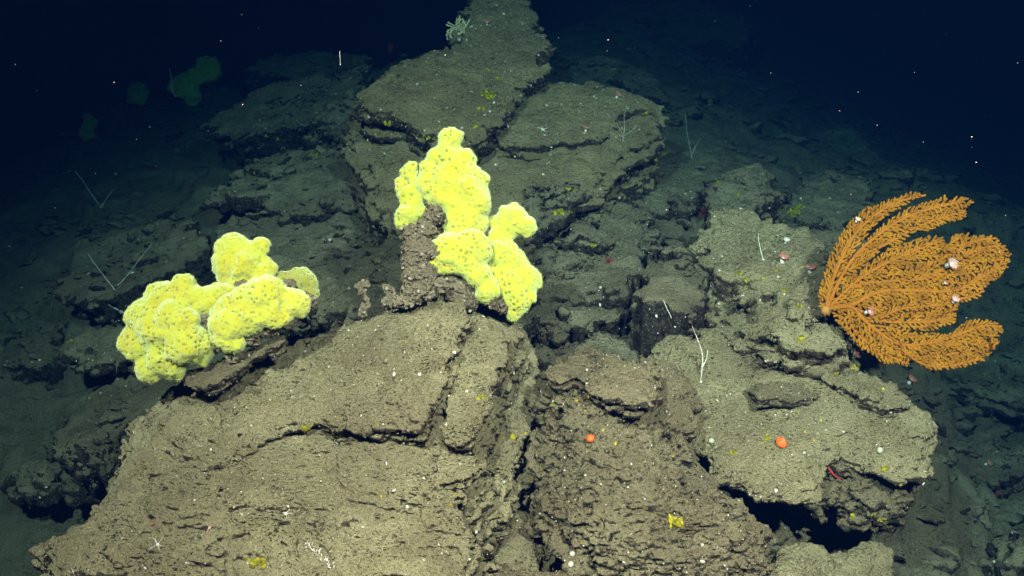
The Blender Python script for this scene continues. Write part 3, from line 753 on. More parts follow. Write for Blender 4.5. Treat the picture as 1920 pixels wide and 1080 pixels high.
# ------------------------------------------------------------------ yellow sponges
def mat_sponge(name, col, col2, dead):
    m = NT(name); o = m.obj()
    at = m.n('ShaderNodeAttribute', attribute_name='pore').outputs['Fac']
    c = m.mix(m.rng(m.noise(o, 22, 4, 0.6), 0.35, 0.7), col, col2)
    c = m.mix(m.math('MULTIPLY', at, 0.75), c, dead)  # dead is the pore tint: shade inside the pits, painted into the colour
    m.L(c, m.b.inputs['Base Color'])
    m.b.inputs['Roughness'].default_value = 0.85
    m.b.inputs['Specular IOR Level'].default_value = 0.1
    m.b.inputs['Sheen Weight'].default_value = 0.8
    m.b.inputs['Sheen Roughness'].default_value = 0.45
    m.b.inputs['Sheen Tint'].default_value = (0.70, 1.0, 0.75, 1)
    m.b.inputs['Subsurface Weight'].default_value = 0.35
    m.b.inputs['Subsurface Radius'].default_value = (1.0, 0.9, 0.25)
    m.b.inputs['Subsurface Scale'].default_value = 0.010
    h = m.math('ADD', m.noise(o, 420, 3, 0.6), m.math('MULTIPLY', m.noise(o, 160, 3), 0.8))
    m.L(m.bump(h, 0.0035, 0.8), m.b.inputs['Normal'])
    return m.m
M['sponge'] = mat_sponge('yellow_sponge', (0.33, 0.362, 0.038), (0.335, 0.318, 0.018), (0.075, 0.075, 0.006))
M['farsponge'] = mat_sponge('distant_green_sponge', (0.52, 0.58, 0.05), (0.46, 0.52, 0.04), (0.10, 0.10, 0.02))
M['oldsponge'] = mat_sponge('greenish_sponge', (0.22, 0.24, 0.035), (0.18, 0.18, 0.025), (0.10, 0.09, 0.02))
M['dead'] = mat_rock('dead_sponge_skeleton', (0.31, 0.275, 0.19), (0.22, 0.19, 0.13), (0.05, 0.042, 0.03), -0.6, -0.2, 0.9, 1.2, 1.3)
M['crumb'] = mat_plain('skeleton_crumbs', (0.25, 0.225, 0.165), (0.05, 0.043, 0.032), 90, 0.9, 0.0, 0.1)
M['fuzz'] = mat_plain('sponge_spicules', (0.42, 0.50, 0.22), (0.39, 0.46, 0.14), 60, 0.8, 0.0, 0.1)
M['farfuzz'] = mat_plain('distant_sponge_spicules', (0.50, 0.56, 0.08), (0.42, 0.48, 0.06), 20, 0.8, 0.0, 0.1)
M['oldfuzz'] = mat_plain('old_sponge_spicules', (0.28, 0.30, 0.08), (0.24, 0.25, 0.06), 60, 0.8, 0.0, 0.1)
def worley(p, cell, seed, keep):
    """distance to the nearest kept jittered point, in cells"""
    q = p / cell; b = np.floor(q).astype(np.int32); best = np.full(len(p), 9.0, np.float32)
    for i in (-1, 0, 1):
        for j in (-1, 0, 1):
            for k in (-1, 0, 1):
                c = b + np.array([i, j, k], np.int32)
                ok = _h(c[:,0], c[:,1], c[:,2], seed + 9) < keep * 2 - 1
                d2 = 0
                for a in range(3):
                    d2 = d2 + (c[:, a] + 0.5 + 0.42 * _h(c[:,0], c[:,1], c[:,2], seed + a) - q[:, a]) ** 2
                best = np.where(ok, np.minimum(best, d2), best)
    return np.sqrt(best)
def lobe(name, blobs, d, parent, mat='sponge', res=0.0026, seed=1, k=2.6, lump=5.5, pore=1.0, fine=1.0, fuzz=1.0, buds=7):
    """one lobe of sponge grown from overlapping swellings; blobs are (column, row, radius, towards-camera) in photograph columns"""
    s = d * TANH / 960
    rb = np.random.default_rng(seed + 500); B = []
    for x, y, r, z in blobs:
        c = P(x, y, d - z * s); B.append((*c, r * s * 1.05))
        for _ in range(buds):    # smaller swellings crowding its surface
            u = rb.normal(size=3); u[1] = -abs(u[1]); u /= np.linalg.norm(u); q = rb.uniform(0.26, 0.52)
            B.append((*(c + u * r * s * (1.10 - q * 0.70)), r * s * q))
    B = np.array(B)
    lo = (B[:, :3] - B[:, 3:]).min(0) - 0.035; hi = (B[:, :3] + B[:, 3:]).max(0) + 0.035
    n = np.ceil((hi - lo) / res).astype(int) + 1
    X, Y, Z = np.meshgrid(*[(lo[a] + np.arange(n[a]) * res).astype(np.float32) for a in range(3)], indexing='ij')
    kk = k * s
    E = 0
    for x, y, z, r in B:
        E = E + np.exp(-np.clip((np.sqrt((X-x)**2 + (Y-y)**2 + (Z-z)**2) - r) / kk, -30, 30))
    F = -kk * np.log(np.maximum(E, 1e-13))
    F[0] = F[-1] = 1; F[:, 0] = F[:, -1] = 1; F[:, :, 0] = F[:, :, -1] = 1
    v, q = nets(F)
    w = lo + v * res
    L = lump * s
    for _ in range(2):   # soft swellings, then smaller ones
        nr = vnormals(w, q)
        f = 1.0 / (24 * s) if _ == 0 else 1.0 / (9 * s)
        t = vn(w[:,0]*f+seed, w[:,1]*f, w[:,2]*f, seed + _) * 0.8 + vn(w[:,0]*f*1.9, w[:,1]*f*1.9, w[:,2]*f*1.9+seed, seed + 7 + _) * 0.4
        t = 0.55 * t + 0.45 * (np.abs(t) * 2 - 0.6)
        w = w + nr * (L * t * (1.0 if _ == 0 else 0.42 * fine))[:, None]
        w = smoothv(w, q, 2, 0.5)
    nr = vnormals(w, q)
    pc = 8.6 * s
    big = sstep(-0.25, 0.35, fbm(w[:,0]*9, w[:,1]*9, w[:,2]*9, 2, seed+31))
    dd = worley(w, pc, seed + 40, 0.72)
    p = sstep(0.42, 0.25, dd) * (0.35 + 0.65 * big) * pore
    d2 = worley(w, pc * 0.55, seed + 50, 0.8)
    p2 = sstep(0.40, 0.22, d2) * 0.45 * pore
    w = w - nr * (p * 4.2 * s + p2 * 1.6 * s)[:, None] + nr * (0.6 * s * vn(w[:,0]/(3*s), w[:,1]/(3*s), w[:,2]/(3*s), seed+60))[:, None]
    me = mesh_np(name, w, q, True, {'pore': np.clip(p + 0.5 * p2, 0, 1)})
    o = link(name, me, M[mat], parent)
    if fuzz:   # the pile of fine spicules that softens its edges
        r = np.random.default_rng(seed)
        nr = vnormals(w, q)
        ids = r.choice(len(w), min(int(len(w) * 0.55), 50000))
        ids = ids[(p[ids] < 0.2) & ((nr[ids] * (CAM - w[ids])).sum(1) > -0.75)]
        n = len(ids); jit = r.normal(0, 0.8 * s, (n, 3))
        d = nr[ids] + r.normal(0, 0.38, (n, 3)); d /= np.linalg.norm(d, axis=1, keepdims=True)
        t = np.cross(d, r.normal(size=(n, 3))); t /= np.linalg.norm(t, axis=1, keepdims=True)
        b0 = w[ids] + jit - nr[ids] * s * 0.8; ln = (s * r.uniform(2.0, 4.6, n) * fuzz)[:, None]; wd = s * 0.22
        V = np.stack([b0 - t * wd, b0 + t * wd, b0 + d * ln], 1).reshape(-1, 3)
        fm = mesh_np('spicules', V, np.arange(len(V), dtype=np.int32).reshape(-1, 3), False)
        h = link('spicules', fm, M[{'sponge': 'fuzz', 'farsponge': 'farfuzz'}.get(mat, 'oldfuzz')], o); h['kind'] = 'stuff'
    return o
def crust_lump(name, blobs, d, parent, mat='dead', seed=1, res=0.0035, rough=4.0):
    """crumbly dead skeleton"""
    s = d * TANH / 960
    B = np.array([(*P(x, y, d - z * s), r * s) for x, y, r, z in blobs])
    lo = (B[:, :3] - B[:, 3:]).min(0) - 0.02; hi = (B[:, :3] + B[:, 3:]).max(0) + 0.02
    n = np.ceil((hi - lo) / res).astype(int) + 1
    X, Y, Z = np.meshgrid(*[(lo[a] + np.arange(n[a]) * res).astype(np.float32) for a in range(3)], indexing='ij')
    F = np.full(X.shape, 9, np.float32)
    for x, y, z, r in B:
        F = np.minimum(F, np.sqrt((X-x)**2 + (Y-y)**2 + (Z-z)**2) - r)
    F = F + rough * s * (1.0 * vn(X/(9*s), Y/(9*s), Z/(9*s), seed) + 1.3 * vn(X/(4.2*s), Y/(4.2*s), Z/(4.2*s), seed+1))
    F[0] = F[-1] = 1; F[:, 0] = F[:, -1] = 1; F[:, :, 0] = F[:, :, -1] = 1
    v, q = nets(F)
    w = lo + v * res
    o = link(name, mesh_np(name, w, q, True), M[mat], parent)
    r = np.random.default_rng(seed); nr = vnormals(w, q)
    i = r.choice(len(w), min(len(w) // 14, 1000), replace=False); n = len(i); sz = s * np.minimum(0.7 * (1 + r.pareto(2.2, n)), 4.0)
    g = scatter('crumbs', w[i], nr[i] + r.normal(0, .6, (n, 3)), np.stack([sz * 1.4, sz, sz * .8], 1), M['crumb'], o, None, 5, 6, 0.8, False, seed)
    g['kind'] = 'stuff'
    return o

b1 = hit(440, 690)[0]; D1 = 2.50
S1 = thing('yellow_sponge', 'wide bright yellow lobed sponge on the left flake of the front slab', 'sponge', b1)
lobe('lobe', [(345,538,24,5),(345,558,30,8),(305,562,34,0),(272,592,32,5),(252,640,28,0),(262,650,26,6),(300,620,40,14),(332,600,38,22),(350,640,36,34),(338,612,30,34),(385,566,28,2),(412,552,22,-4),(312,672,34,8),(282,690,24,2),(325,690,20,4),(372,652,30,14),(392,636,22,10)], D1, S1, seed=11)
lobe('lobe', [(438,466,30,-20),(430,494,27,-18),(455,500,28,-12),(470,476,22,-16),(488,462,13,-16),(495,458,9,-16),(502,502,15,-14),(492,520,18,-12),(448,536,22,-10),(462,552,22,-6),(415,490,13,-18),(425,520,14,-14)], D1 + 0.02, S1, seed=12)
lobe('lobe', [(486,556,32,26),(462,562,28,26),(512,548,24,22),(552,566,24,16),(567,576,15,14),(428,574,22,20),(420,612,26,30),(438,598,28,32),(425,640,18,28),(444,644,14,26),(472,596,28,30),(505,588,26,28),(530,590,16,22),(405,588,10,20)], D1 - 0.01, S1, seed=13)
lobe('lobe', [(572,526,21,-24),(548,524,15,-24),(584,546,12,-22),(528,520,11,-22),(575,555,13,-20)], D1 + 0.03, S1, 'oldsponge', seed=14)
crust_lump('dead_skeleton', [(392,596,24,0),(396,622,22,4),(380,610,20,0),(408,640,20,6),(470,628,22,8),(500,612,22,8),(540,598,18,2),(575,566,18,-14),(440,660,18,4),(455,540,18,-14),(540,540,16,-22),(430,565,16,0)], D1, S1, seed=15)

b2 = hit(880, 575)[0]; D2 = depth(b2) - 0.04
S2 = thing('yellow_sponge', 'tall bright yellow lobed sponge standing at the top of the front slab', 'sponge', b2)
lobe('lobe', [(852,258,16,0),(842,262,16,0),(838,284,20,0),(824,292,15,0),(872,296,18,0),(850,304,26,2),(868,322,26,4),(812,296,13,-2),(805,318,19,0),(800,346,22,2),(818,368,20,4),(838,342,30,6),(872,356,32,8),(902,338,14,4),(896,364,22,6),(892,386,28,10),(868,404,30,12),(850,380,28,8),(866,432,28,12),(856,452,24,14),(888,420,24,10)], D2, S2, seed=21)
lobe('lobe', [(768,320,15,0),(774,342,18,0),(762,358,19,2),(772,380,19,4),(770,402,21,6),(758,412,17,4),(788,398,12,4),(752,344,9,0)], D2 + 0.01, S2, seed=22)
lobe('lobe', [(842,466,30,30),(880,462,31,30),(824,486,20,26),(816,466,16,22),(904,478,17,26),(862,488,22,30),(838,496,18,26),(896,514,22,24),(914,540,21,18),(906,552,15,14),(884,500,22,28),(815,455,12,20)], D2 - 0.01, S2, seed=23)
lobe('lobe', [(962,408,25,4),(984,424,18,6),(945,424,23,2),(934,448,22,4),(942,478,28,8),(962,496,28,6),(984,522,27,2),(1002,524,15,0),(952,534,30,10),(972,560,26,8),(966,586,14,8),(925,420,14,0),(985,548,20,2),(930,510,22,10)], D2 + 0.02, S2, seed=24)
crust_lump('dead_skeleton', [(822,385,22,-10),(832,420,24,-8),(842,520,22,6),(862,540,20,8),(885,550,18,6),(930,560,22,0),(905,440,20,-10),(850,555,18,6),(880,565,18,4),(945,575,14,0),(925,500,18,-8)], D2, S2, seed=25)
# the crumbling brown pillar of an older, dead sponge
b3 = hit(782, 592)[0]; D3 = depth(b3) + 0.03
S3 = thing('dead_sponge', 'crumbling brown pillar of dead sponge left of the tall yellow sponge', 'sponge', b3)
crust_lump('pillar', [(776,548,21,0),(776,520,22,0),(778,492,23,0),(778,466,23,0),(774,442,20,0),(800,430,20,0),(815,405,18,0),(800,470,20,6),(800,510,20,4),(795,540,20,4),(765,560,14,0),(748,566,10,0),(735,572,8,0),(825,535,14,0)], D3, S3, seed=26, res=0.0026, rough=5.0)
b4 = hit(684, 612)[0]
S4 = thing('dead_sponge', 'small twisted brown stub of dead sponge on the slab edge between the sponges', 'sponge', b4)
crust_lump('stub', [(676,538,8,0),(684,534,8,0),(680,550,8,0),(684,560,7,0),(682,574,8,0),(690,572,6,0),(680,586,9,0)], depth(b4) + 0.02, S4, seed=27, res=0.003, rough=3.0)
b5 = hit(738, 592)[0]
S5 = thing('dead_sponge', 'tiny crumbled mound of dead sponge at the foot of the brown pillar', 'sponge', b5)
crust_lump('mound', [(725,540,7,0),(732,546,8,0),(740,556,9,0),(730,560,9,0),(722,568,7,0),(745,566,8,0)], depth(b5) + 0.02, S5, seed=28, res=0.003, rough=3.0)

# far sponges, dim in the distance
def far_sponge(blobs, d, label, seed):
    b = P(blobs[0][0], max(q[1] + q[2] for q in blobs), d)
    t = thing('green_sponge', label, 'sponge', b)
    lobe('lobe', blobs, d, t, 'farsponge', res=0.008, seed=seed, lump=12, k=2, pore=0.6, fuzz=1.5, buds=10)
far_sponge([(392,122,16,0),(372,140,16,0),(352,152,16,4),(345,168,17,6),(335,155,11,0),(400,138,14,0),(360,172,14,4),(408,124,7,0),(360,182,16,0)], 7.9, 'dim green sponge standing on the far left skyline', 31)
far_sponge([(255,168,11,0),(248,174,9,0),(266,178,10,0),(258,186,12,0)], 8.2, 'small dim green sponge on top of the far left crag', 32)
far_sponge([(170,228,12,0),(165,245,12,0),(174,262,12,0),(172,285,12,0),(180,300,14,0)], 7.9, 'faint green sponge hanging down the left side of the far crag', 33)

# ------------------------------------------------------------------ the orange sea fan
M['fan'] = mat_plain('orange_gorgonian', (0.205, 0.092, 0.004), (0.138, 0.059, 0.0025), 30, 0.8, 0.001, 0.15)
M['fanstem'] = mat_plain('orange_gorgonian_stem', (0.21, 0.078, 0.004), (0.17, 0.063, 0.004), 40, 0.7, 0.0, 0.15)
M['fanfoot'] = mat_plain('fan_holdfast', (0.24, 0.11, 0.02), (0.20, 0.13, 0.06), 120, 0.8, 0.0, 0.1)
M['pinkpale'] = mat_plain('pale_pink_flesh', (0.38, 0.21, 0.19), (0.45, 0.32, 0.29), 200, 0.5, 0.0, 0.3)
M['white'] = mat_plain('white_flesh', (0.50, 0.50, 0.48), (0.42, 0.41, 0.39), 150, 0.6, 0.0, 0.2)
M['red'] = mat_plain('red_flesh', (0.20, 0.025, 0.022), (0.13, 0.018, 0.02), 150, 0.6, 0.0, 0.2)
M['pink'] = mat_plain('pink_flesh', (0.30, 0.095, 0.085), (0.33, 0.16, 0.14), 200, 0.6, 0.0, 0.2)
M['orange'] = mat_plain('orange_coral', (0.55, 0.10, 0.015), (0.45, 0.065, 0.012), 200, 0.55, 0.0, 0.25)
M['cream'] = mat_plain('cream_coral', (0.36, 0.35, 0.22), (0.28, 0.28, 0.17), 150, 0.7, 0.0, 0.15)
M['whip'] = mat_plain('pale_whip_coral', (0.42, 0.42, 0.36), (0.32, 0.32, 0.27), 120, 0.6, 0.0, 0.2)
M['ycrust'] = mat_plain('yellow_crust_sponge', (0.22, 0.205, 0.012), (0.09, 0.085, 0.012), 110, 0.8, 0.003, 0.1)
M['ydot'] = mat_plain('yellow_sponge_dot', (0.32, 0.26, 0.015), (0.25, 0.20, 0.015), 200, 0.7, 0.0, 0.1)
M['dimwhip'] = mat_plain('grey_whip_coral', (0.25, 0.25, 0.24), (0.18, 0.18, 0.17), 120, 0.6, 0.0, 0.2)
M['grit'] = mat_plain('shell_grit', (0.46, 0.46, 0.42), (0.26, 0.25, 0.22), 60, 0.7, 0.0, 0.2)
M['ball'] = mat_plain('white_ball_sponge', (0.29, 0.31, 0.25), (0.22, 0.24, 0.19), 120, 0.7, 0.001, 0.15)
def inside(p, poly):
    x, y = p; r = False; n = len(poly)
    for i in range(n):
        ax, ay = poly[i]; bx, by = poly[(i+1) % n]
        if (ay > y) != (by > y) and x < (bx-ax)*(y-ay)/(by-ay)+ax: r = not r
    return r
def smooth_path(pts, step=3.0):
    pts = np.array(pts, float)
    p = np.concatenate([[2*pts[0]-pts[1]], pts, [2*pts[-1]-pts[-2]]])
    out = []
    for i in range(1, len(p)-2):
        n = max(2, int(np.hypot(*(p[i+1]-p[i]))/step))
        for t in np.arange(n)/n:
            out.append(0.5*((2*p[i]) + (-p[i-1]+p[i+1])*t + (2*p[i-1]-5*p[i]+4*p[i+1]-p[i+2])*t*t + (-p[i-1]+3*p[i]-3*p[i+1]+p[i+2])*t**3))
    out.append(pts[-1])
    return np.array(out)
def build_fan():
    LA = [(1536,576),(1534,548),(1548,502),(1560,470),(1584,425),(1612,397),(1655,378),(1708,360),(1741,366),(1705,380),(1682,393),(1655,411),(1635,429),(1600,475),(1570,530),(1555,580)]
    LB = [(1555,578),(1575,525),(1603,476),(1640,434),(1665,413),(1690,396),(1740,376),(1770,369),(1780,374),(1800,366),(1826,379),(1812,390),(1810,408),(1795,415),(1770,418),(1745,432),(1715,434),(1690,456),(1660,460),(1642,480),(1600,522),(1570,565)]
    LC = [(1550,580),(1588,528),(1640,486),(1665,465),(1720,447),(1765,442),(1778,458),(1782,441),(1800,437),(1870,442),(1882,460),(1895,475),(1888,500),(1875,520),(1850,535),(1840,558),(1800,568),(1795,580),(1793,605),(1750,620),(1700,616),(1650,608),(1600,595)]
    LD = [(1558,584),(1600,588),(1640,606),(1700,617),(1760,627),(1785,624),(1815,600),(1840,597),(1870,604),(1882,620),(1870,640),(1860,660),(1845,675),(1800,690),(1750,695),(1722,682),(1708,668),(1700,684),(1660,682),(1640,668),(1610,650),(1590,627),(1568,602)]
    MAIN = [  # (lobe, path, radius)
      (LA, [(1549,578),(1556,545),(1566,512),(1584,474),(1606,436),(1640,405),(1680,380),(1735,366)], 4.2),
      (LB, [(1552,576),(1572,530),(1602,482),(1640,446),(1690,412),(1740,393),(1805,378)], 4.4),
      (LB, [(1602,482),(1640,468),(1680,448),(1720,425),(1765,408),(1805,398)], 3.0),
      (LC, [(1556,574),(1600,532),(1640,505),(1690,480),(1735,462),(1768,450)], 3.6),
      (LC, [(1590,542),(1630,530),(1690,525),(1740,520),(1790,490),(1840,465),(1885,460)], 3.6),
      (LC, [(1556,576),(1598,571),(1625,557),(1662,545),(1720,545),(1790,545),(1840,520),(1885,490)], 4.8),
      (LC, [(1690,525),(1735,500),(1780,478),(1830,452),(1868,446)], 2.8),
      (LC, [(1720,545),(1770,560),(1810,558),(1845,545)], 2.8),
      (LC, [(1610,580),(1650,600),(1700,604),(1750,602),(1790,592)], 3.2),
      (LC, [(1650,598),(1690,580),(1740,575),(1785,572)], 2.6),
      (LD, [(1556,578),(1596,576),(1616,596),(1650,625),(1690,646),(1740,644),(1790,630),(1840,612),(1878,612)], 4.8),
      (LD, [(1650,625),(1695,662),(1745,668),(1800,660),(1865,642)], 3.4),
      (LD, [(1590,580),(1598,612),(1625,642),(1660,664),(1696,680)], 3.2),
      (LD, [(1690,655),(1725,680),(1770,688),(1835,674)], 2.8),
    ]
    r = np.random.default_rng(5)
    cell = 3.0; occ = {}
    def mark(p, z, bid):
        occ.setdefault((int(p[0]//cell), int(p[1]//cell)), []).append((p[0], p[1], bid))
    def near(p, rad, skip):
        i, j = int(p[0]//cell), int(p[1]//cell); R = int(rad//cell)+1; best = 1e9
        for a in range(i-R, i+R+1):
            for b in range(j-R, j+R+1):
                for x, y, bid in occ.get((a, b), ()):
                    if bid == skip: continue
                    d = (x-p[0])**2+(y-p[1])**2
                    if d < best: best = d
        return math.sqrt(best)
    paths = [[] for _ in MAIN]   # per main branch: (points2d, z, r0, r1)
    bid = 0
    mains = []
    for mi, (poly, pts, rad) in enumerate(MAIN):
        p = smooth_path(pts); bid += 1
        zz = r.uniform(-3, 3)
        paths[mi].append((p, np.full(len(p), zz), rad, 2.4))
        mains.append((p, zz, bid))
        for q in p: mark(q, zz, bid)
    # side twigs, then twigs on twigs
    queue = []
    for mi, (p, zz, b) in enumerate(mains):
        t = np.gradient(p, axis=0); t /= np.linalg.norm(t, axis=1, keepdims=True)
        i = 3; side = 1
        while i < len(p)-2:
            queue.append((mi, p[i], t[i], side, zz, b, 0)); side = -side
            i += int(r.integers(1, 3))
    while queue:
        mi, p0, t0, side, zz, pb, lvl = queue.pop(0) if lvl_first(queue) else queue.pop(0)
        poly = MAIN[mi][0]
        ang = math.atan2(t0[1], t0[0]) + side * math.radians(r.uniform(40, 50))
        par = math.atan2(t0[1], t0[0]) + side * math.radians(r.uniform(12, 20))
        pts = [p0]; cur = np.array(p0, float); bid += 1
        L = r.uniform(45, 85) if lvl == 0 else r.uniform(18, 45)
        w = 0; steps = int(L/3)
        for k in range(steps):
            ang += (par-ang)*0.06 + r.normal(0, 0.022)
            nx = cur + 3.0*np.array([math.cos(ang), math.sin(ang)])
            lim = 3.2 if k > 2 else 1.6
            if not inside(nx, poly) or near(nx, 6, pb if k <= 2 else -1) < lim: 
                if k > 2: break
                if not inside(nx, poly): break
            pts.append(nx); cur = nx
        if len(pts) < 4: continue
        pts = np.array(pts)
        for q in pts[1:]: mark(q, zz, bid)
        z = zz + np.linspace(0, r.uniform(-7, 7), len(pts))
        paths[mi].append((pts, z, 2.5, 2.1))
        if lvl < 3:
            t = np.gradient(pts, axis=0); t /= np.linalg.norm(t, axis=1, keepdims=True)
            s2 = 1
            for k in range(2, len(pts)-2, 2):
                queue.append((mi, pts[k], t[k], s2, z[k], bid, lvl+1)); s2 = -s2
    # fill what is still open from the nearest twig
    for _ in range(60000):
        mi = int(r.integers(len(MAIN))); poly = MAIN[mi][0]
        A = np.array(poly); c = r.uniform(A.min(0), A.max(0))
        if not inside(c, poly): continue
        dn = near(c, 13, -1)
        if dn < 3.4 or dn > 13: continue
        bb = None; bd = 1e9
        for pts, z, a, b in paths[mi]:
            d = ((pts-c)**2).sum(1); k = d.argmin()
            if d[k] < bd: bd = d[k]; bb = (pts[k], z[k])
        if bb is None or bd > 200: continue
        base = np.array([1550, 577.0]); out = (c-base)/np.linalg.norm(c-base)
        mid = (bb[0]+c)/2
        bid += 1
        pts = smooth_path([bb[0], mid, c, c+out*3.5], 2.5)
        for q in pts: mark(q, 0, bid)
        paths[mi].append((pts, np.full(len(pts), bb[1])+np.linspace(0, r.uniform(-5, 8), len(pts)), 2.3, 2.0))
    pl = Plane((1548, 578, 2.80), (1880, 560, 2.68), (1700, 380, 2.80))
    base = pl.hit(1548, 580)
    T = thing('sea_fan', 'large orange sea fan spreading out to the right from a rock ledge', 'sea fan', base)
    s = pxm(base)
    for mi, lst in enumerate(paths):
        mb = MB(); mt = MB()
        for n_, (p, z, r0, r1) in enumerate(lst):
            w = np.array([pl.hit(*q) for q in p])
            bow = -0.00028 * ((p[:, 0]-1700)**2 + (p[:, 1]-540)**2) * 0.25   # a shallow dish
            w = w + pl.n * ((z + bow + 0.5 * r.normal(size=len(p))) * s)[:, None]
            rad = np.linspace(r0, r1, len(p)) * (1 + 0.14 * r.normal(size=len(p)))
            (mt if n_ == 0 else mb).tube(w, np.clip(rad, 1.3, 6) * s * 1.10, 5)
        st = mt.build('branch', M['fanstem'], T)
        if mb.v:
            st2 = mb.build('twigs', M['fan'], st); st2['kind'] = 'stuff'
    mb = MB()
    for k in range(7):
        a = k / 7 * 2 * math.pi
        c = pl.hit(1548 + 9*math.cos(a), 584 + 7*math.sin(a))
        mb.tube([base + pl.n*0.004, (base+c)/2 + pl.n*0.002, c - pl.n*0.012], [0.009, 0.007, 0.004], 6)
    mb.blob(base, (0.011, 0.009, 0.008), pl.n, 0.5, 3)
    mb.build('holdfast', M['fanfoot'], T)
    return pl
def lvl_first(q): return True
FANPL = build_fan()

# ------------------------------------------------------------------ small animals
rs = np.random.default_rng(21)
def frame(n):
    n = np.asarray(n, float) / np.linalg.norm(n)
    x = np.cross(n, [0.31, 0.2, 0.93]); x /= np.linalg.norm(x)
    return x, np.cross(n, x), n
def anemone(px, py, size, label, tilt=(0.0, 0.0), where=None, tone='pink', group=None):
    """white column bent over, fringed disc of tentacles; size in photograph columns"""
    w, n, _ = hit(px, py) if where is None else where
    s = pxm(w) * size * 0.8
    d = n * 0.6 + RGT * tilt[0] + UPV * tilt[1] - FWD * 0.3; d /= np.linalg.norm(d)
    T = thing('anemone', label, 'anemone', w, group)
    top = w + d * s * 0.46
    mb = MB()
    pts = [w - n*s*0.05, w + n*s*0.12 + d*s*0.12, w + d*s*0.30, top]
    mb.tube(smooth_path3(pts, 4), np.interp(np.linspace(0, 1, 13), [0, .2, .6, 1], [.26, .21, .19, .26])*s, 9)
    mb.build('column', M['white'], T)
    mb = MB(); x, y, nn = frame(d)
    mb.blob(top, (0.30*s, 0.30*s, 0.08*s), d, 0.1, 2, 6, 12)
    mb.build('disc', M['pinkpale'], T)
    mb = MB()
    for k in range(22):
        a = k/22*2*math.pi + rs.normal(0, .05); o = math.cos(a)*x + math.sin(a)*y
        L = s*rs.uniform(.42, .6)
        p0 = top + o*s*0.24
        mb.tube([p0, p0+o*L*.30+d*L*.35, p0+o*L*.50+d*L*.62, p0+o*L*.45+d*L*.85], [.055*s, .05*s, .04*s, .02*s], 5)
    mb.build('tentacles', M[tone], T)
def smooth_path3(pts, n):
    p = np.array(pts, float); p = np.concatenate([[2*p[0]-p[1]], p, [2*p[-1]-p[-2]]]); out = []
    for i in range(1, len(p)-2):
        for t in np.arange(n)/n:
            out.append(0.5*((2*p[i]) + (-p[i-1]+p[i+1])*t + (2*p[i-1]-5*p[i]+4*p[i+1]-p[i+2])*t*t + (-p[i-1]+3*p[i]-3*p[i+1]+p[i+2])*t**3))
    out.append(p[-2]); return np.array(out)
def tentacled(px, py, size, label, mat='red', n=34, name='red_anemone', cat='anemone'):
    w, nr, _ = hit(px, py); s = pxm(w)*size
    T = thing(name, label, cat, w)
    mb = MB(); mb.blob(w + nr*s*.06, (s*.26, s*.26, s*.16), nr, .15, 3, 7, 12); mb.build('body', M[mat], T)
    mb = MB()
    for k in range(n):
        d = rs.normal(size=3); d = d/np.linalg.norm(d) + nr*0.7 + np.array([0, 0, .4]); d /= np.linalg.norm(d)
        L = s*rs.uniform(.5, .95); sag = rs.normal(size=3)*.12*L
        mb.tube([w+nr*s*.05+d*s*.15, w+d*L*.6+sag*.5, w+d*L+sag-np.array([0, 0, .12*L])], [.032*s, .026*s, .014*s], 5)
    mb.build('tentacles', M[mat], T)
def brittle_star(px, py, size, label, mat='white', arms=5, rot=0.0, thick=1.0, up=0.0):
    w, nr, _ = hit(px, py); s = pxm(w)*size
    T = thing('brittle_star', label, 'brittle star', w)
    x, y, n = frame(nr)
    mb = MB(); mb.blob(w+n*s*.05, (s*.13*thick, s*.13*thick, s*.07), n, .05, 2, 6, 10); mb.build('disc', M[mat], T)
    for k in range(arms):
        a = rot + k/arms*2*math.pi + rs.normal(0, .18); L = s*rs.uniform(.75, 1.15); c = rs.normal(0, .35)
        pts = []
        for t in np.linspace(0, 1, 8):
            aa = a + c*math.sin(t*3.0)
            pts.append(w + n*(s*.05+s*up*t*t+.0015) + (math.cos(aa)*x+math.sin(aa)*y)*L*t)
        mb = MB(); mb.tube(pts, np.linspace(.026, .009, 8)*s*thick, 5); mb.build('arm', M[mat], T)
def whip(paths, r0, label, name='whip_coral', bend=0.0, mat='whip', base=None):
    """paths: polylines in columns and rows, the first starting at the foot on the rock; later ones branch off it"""
    w, nr, _ = hit(*paths[0][0]) if base is None else base
    d = depth(w); s = pxm(w)
    T = thing(name, label, 'whip coral', w)
    for i, pth in enumerate(paths):
        L0 = abs(pth[0][1]-paths[0][0][1])
        pts = [P(x, y, d - (0.10*abs(y-paths[0][0][1]) + bend*(k/max(1, len(pth)-1)))*s) for k, (x, y) in enumerate(pth)]
        if i == 0: pts[0] = w - nr*0.004
        for k in range(1, len(pts)-1): pts[k] = pts[k] + rs.normal(size=3)*1.3*s
        p = smooth_path3(pts, 8)
        mb = MB(); mb.tube(p, np.linspace(r0, r0*0.45, len(p))*s*(1+.22*rs.normal(size=len(p))), 6)
        mb.build('stem' if i == 0 else 'side_branch', M[mat], T)
    mb = MB(); mb.blob(w, (r0*2.2*s, r0*2.2*s, r0*1.2*s), nr, .3, 2, 6, 8); mb.build('holdfast', M[mat], T)
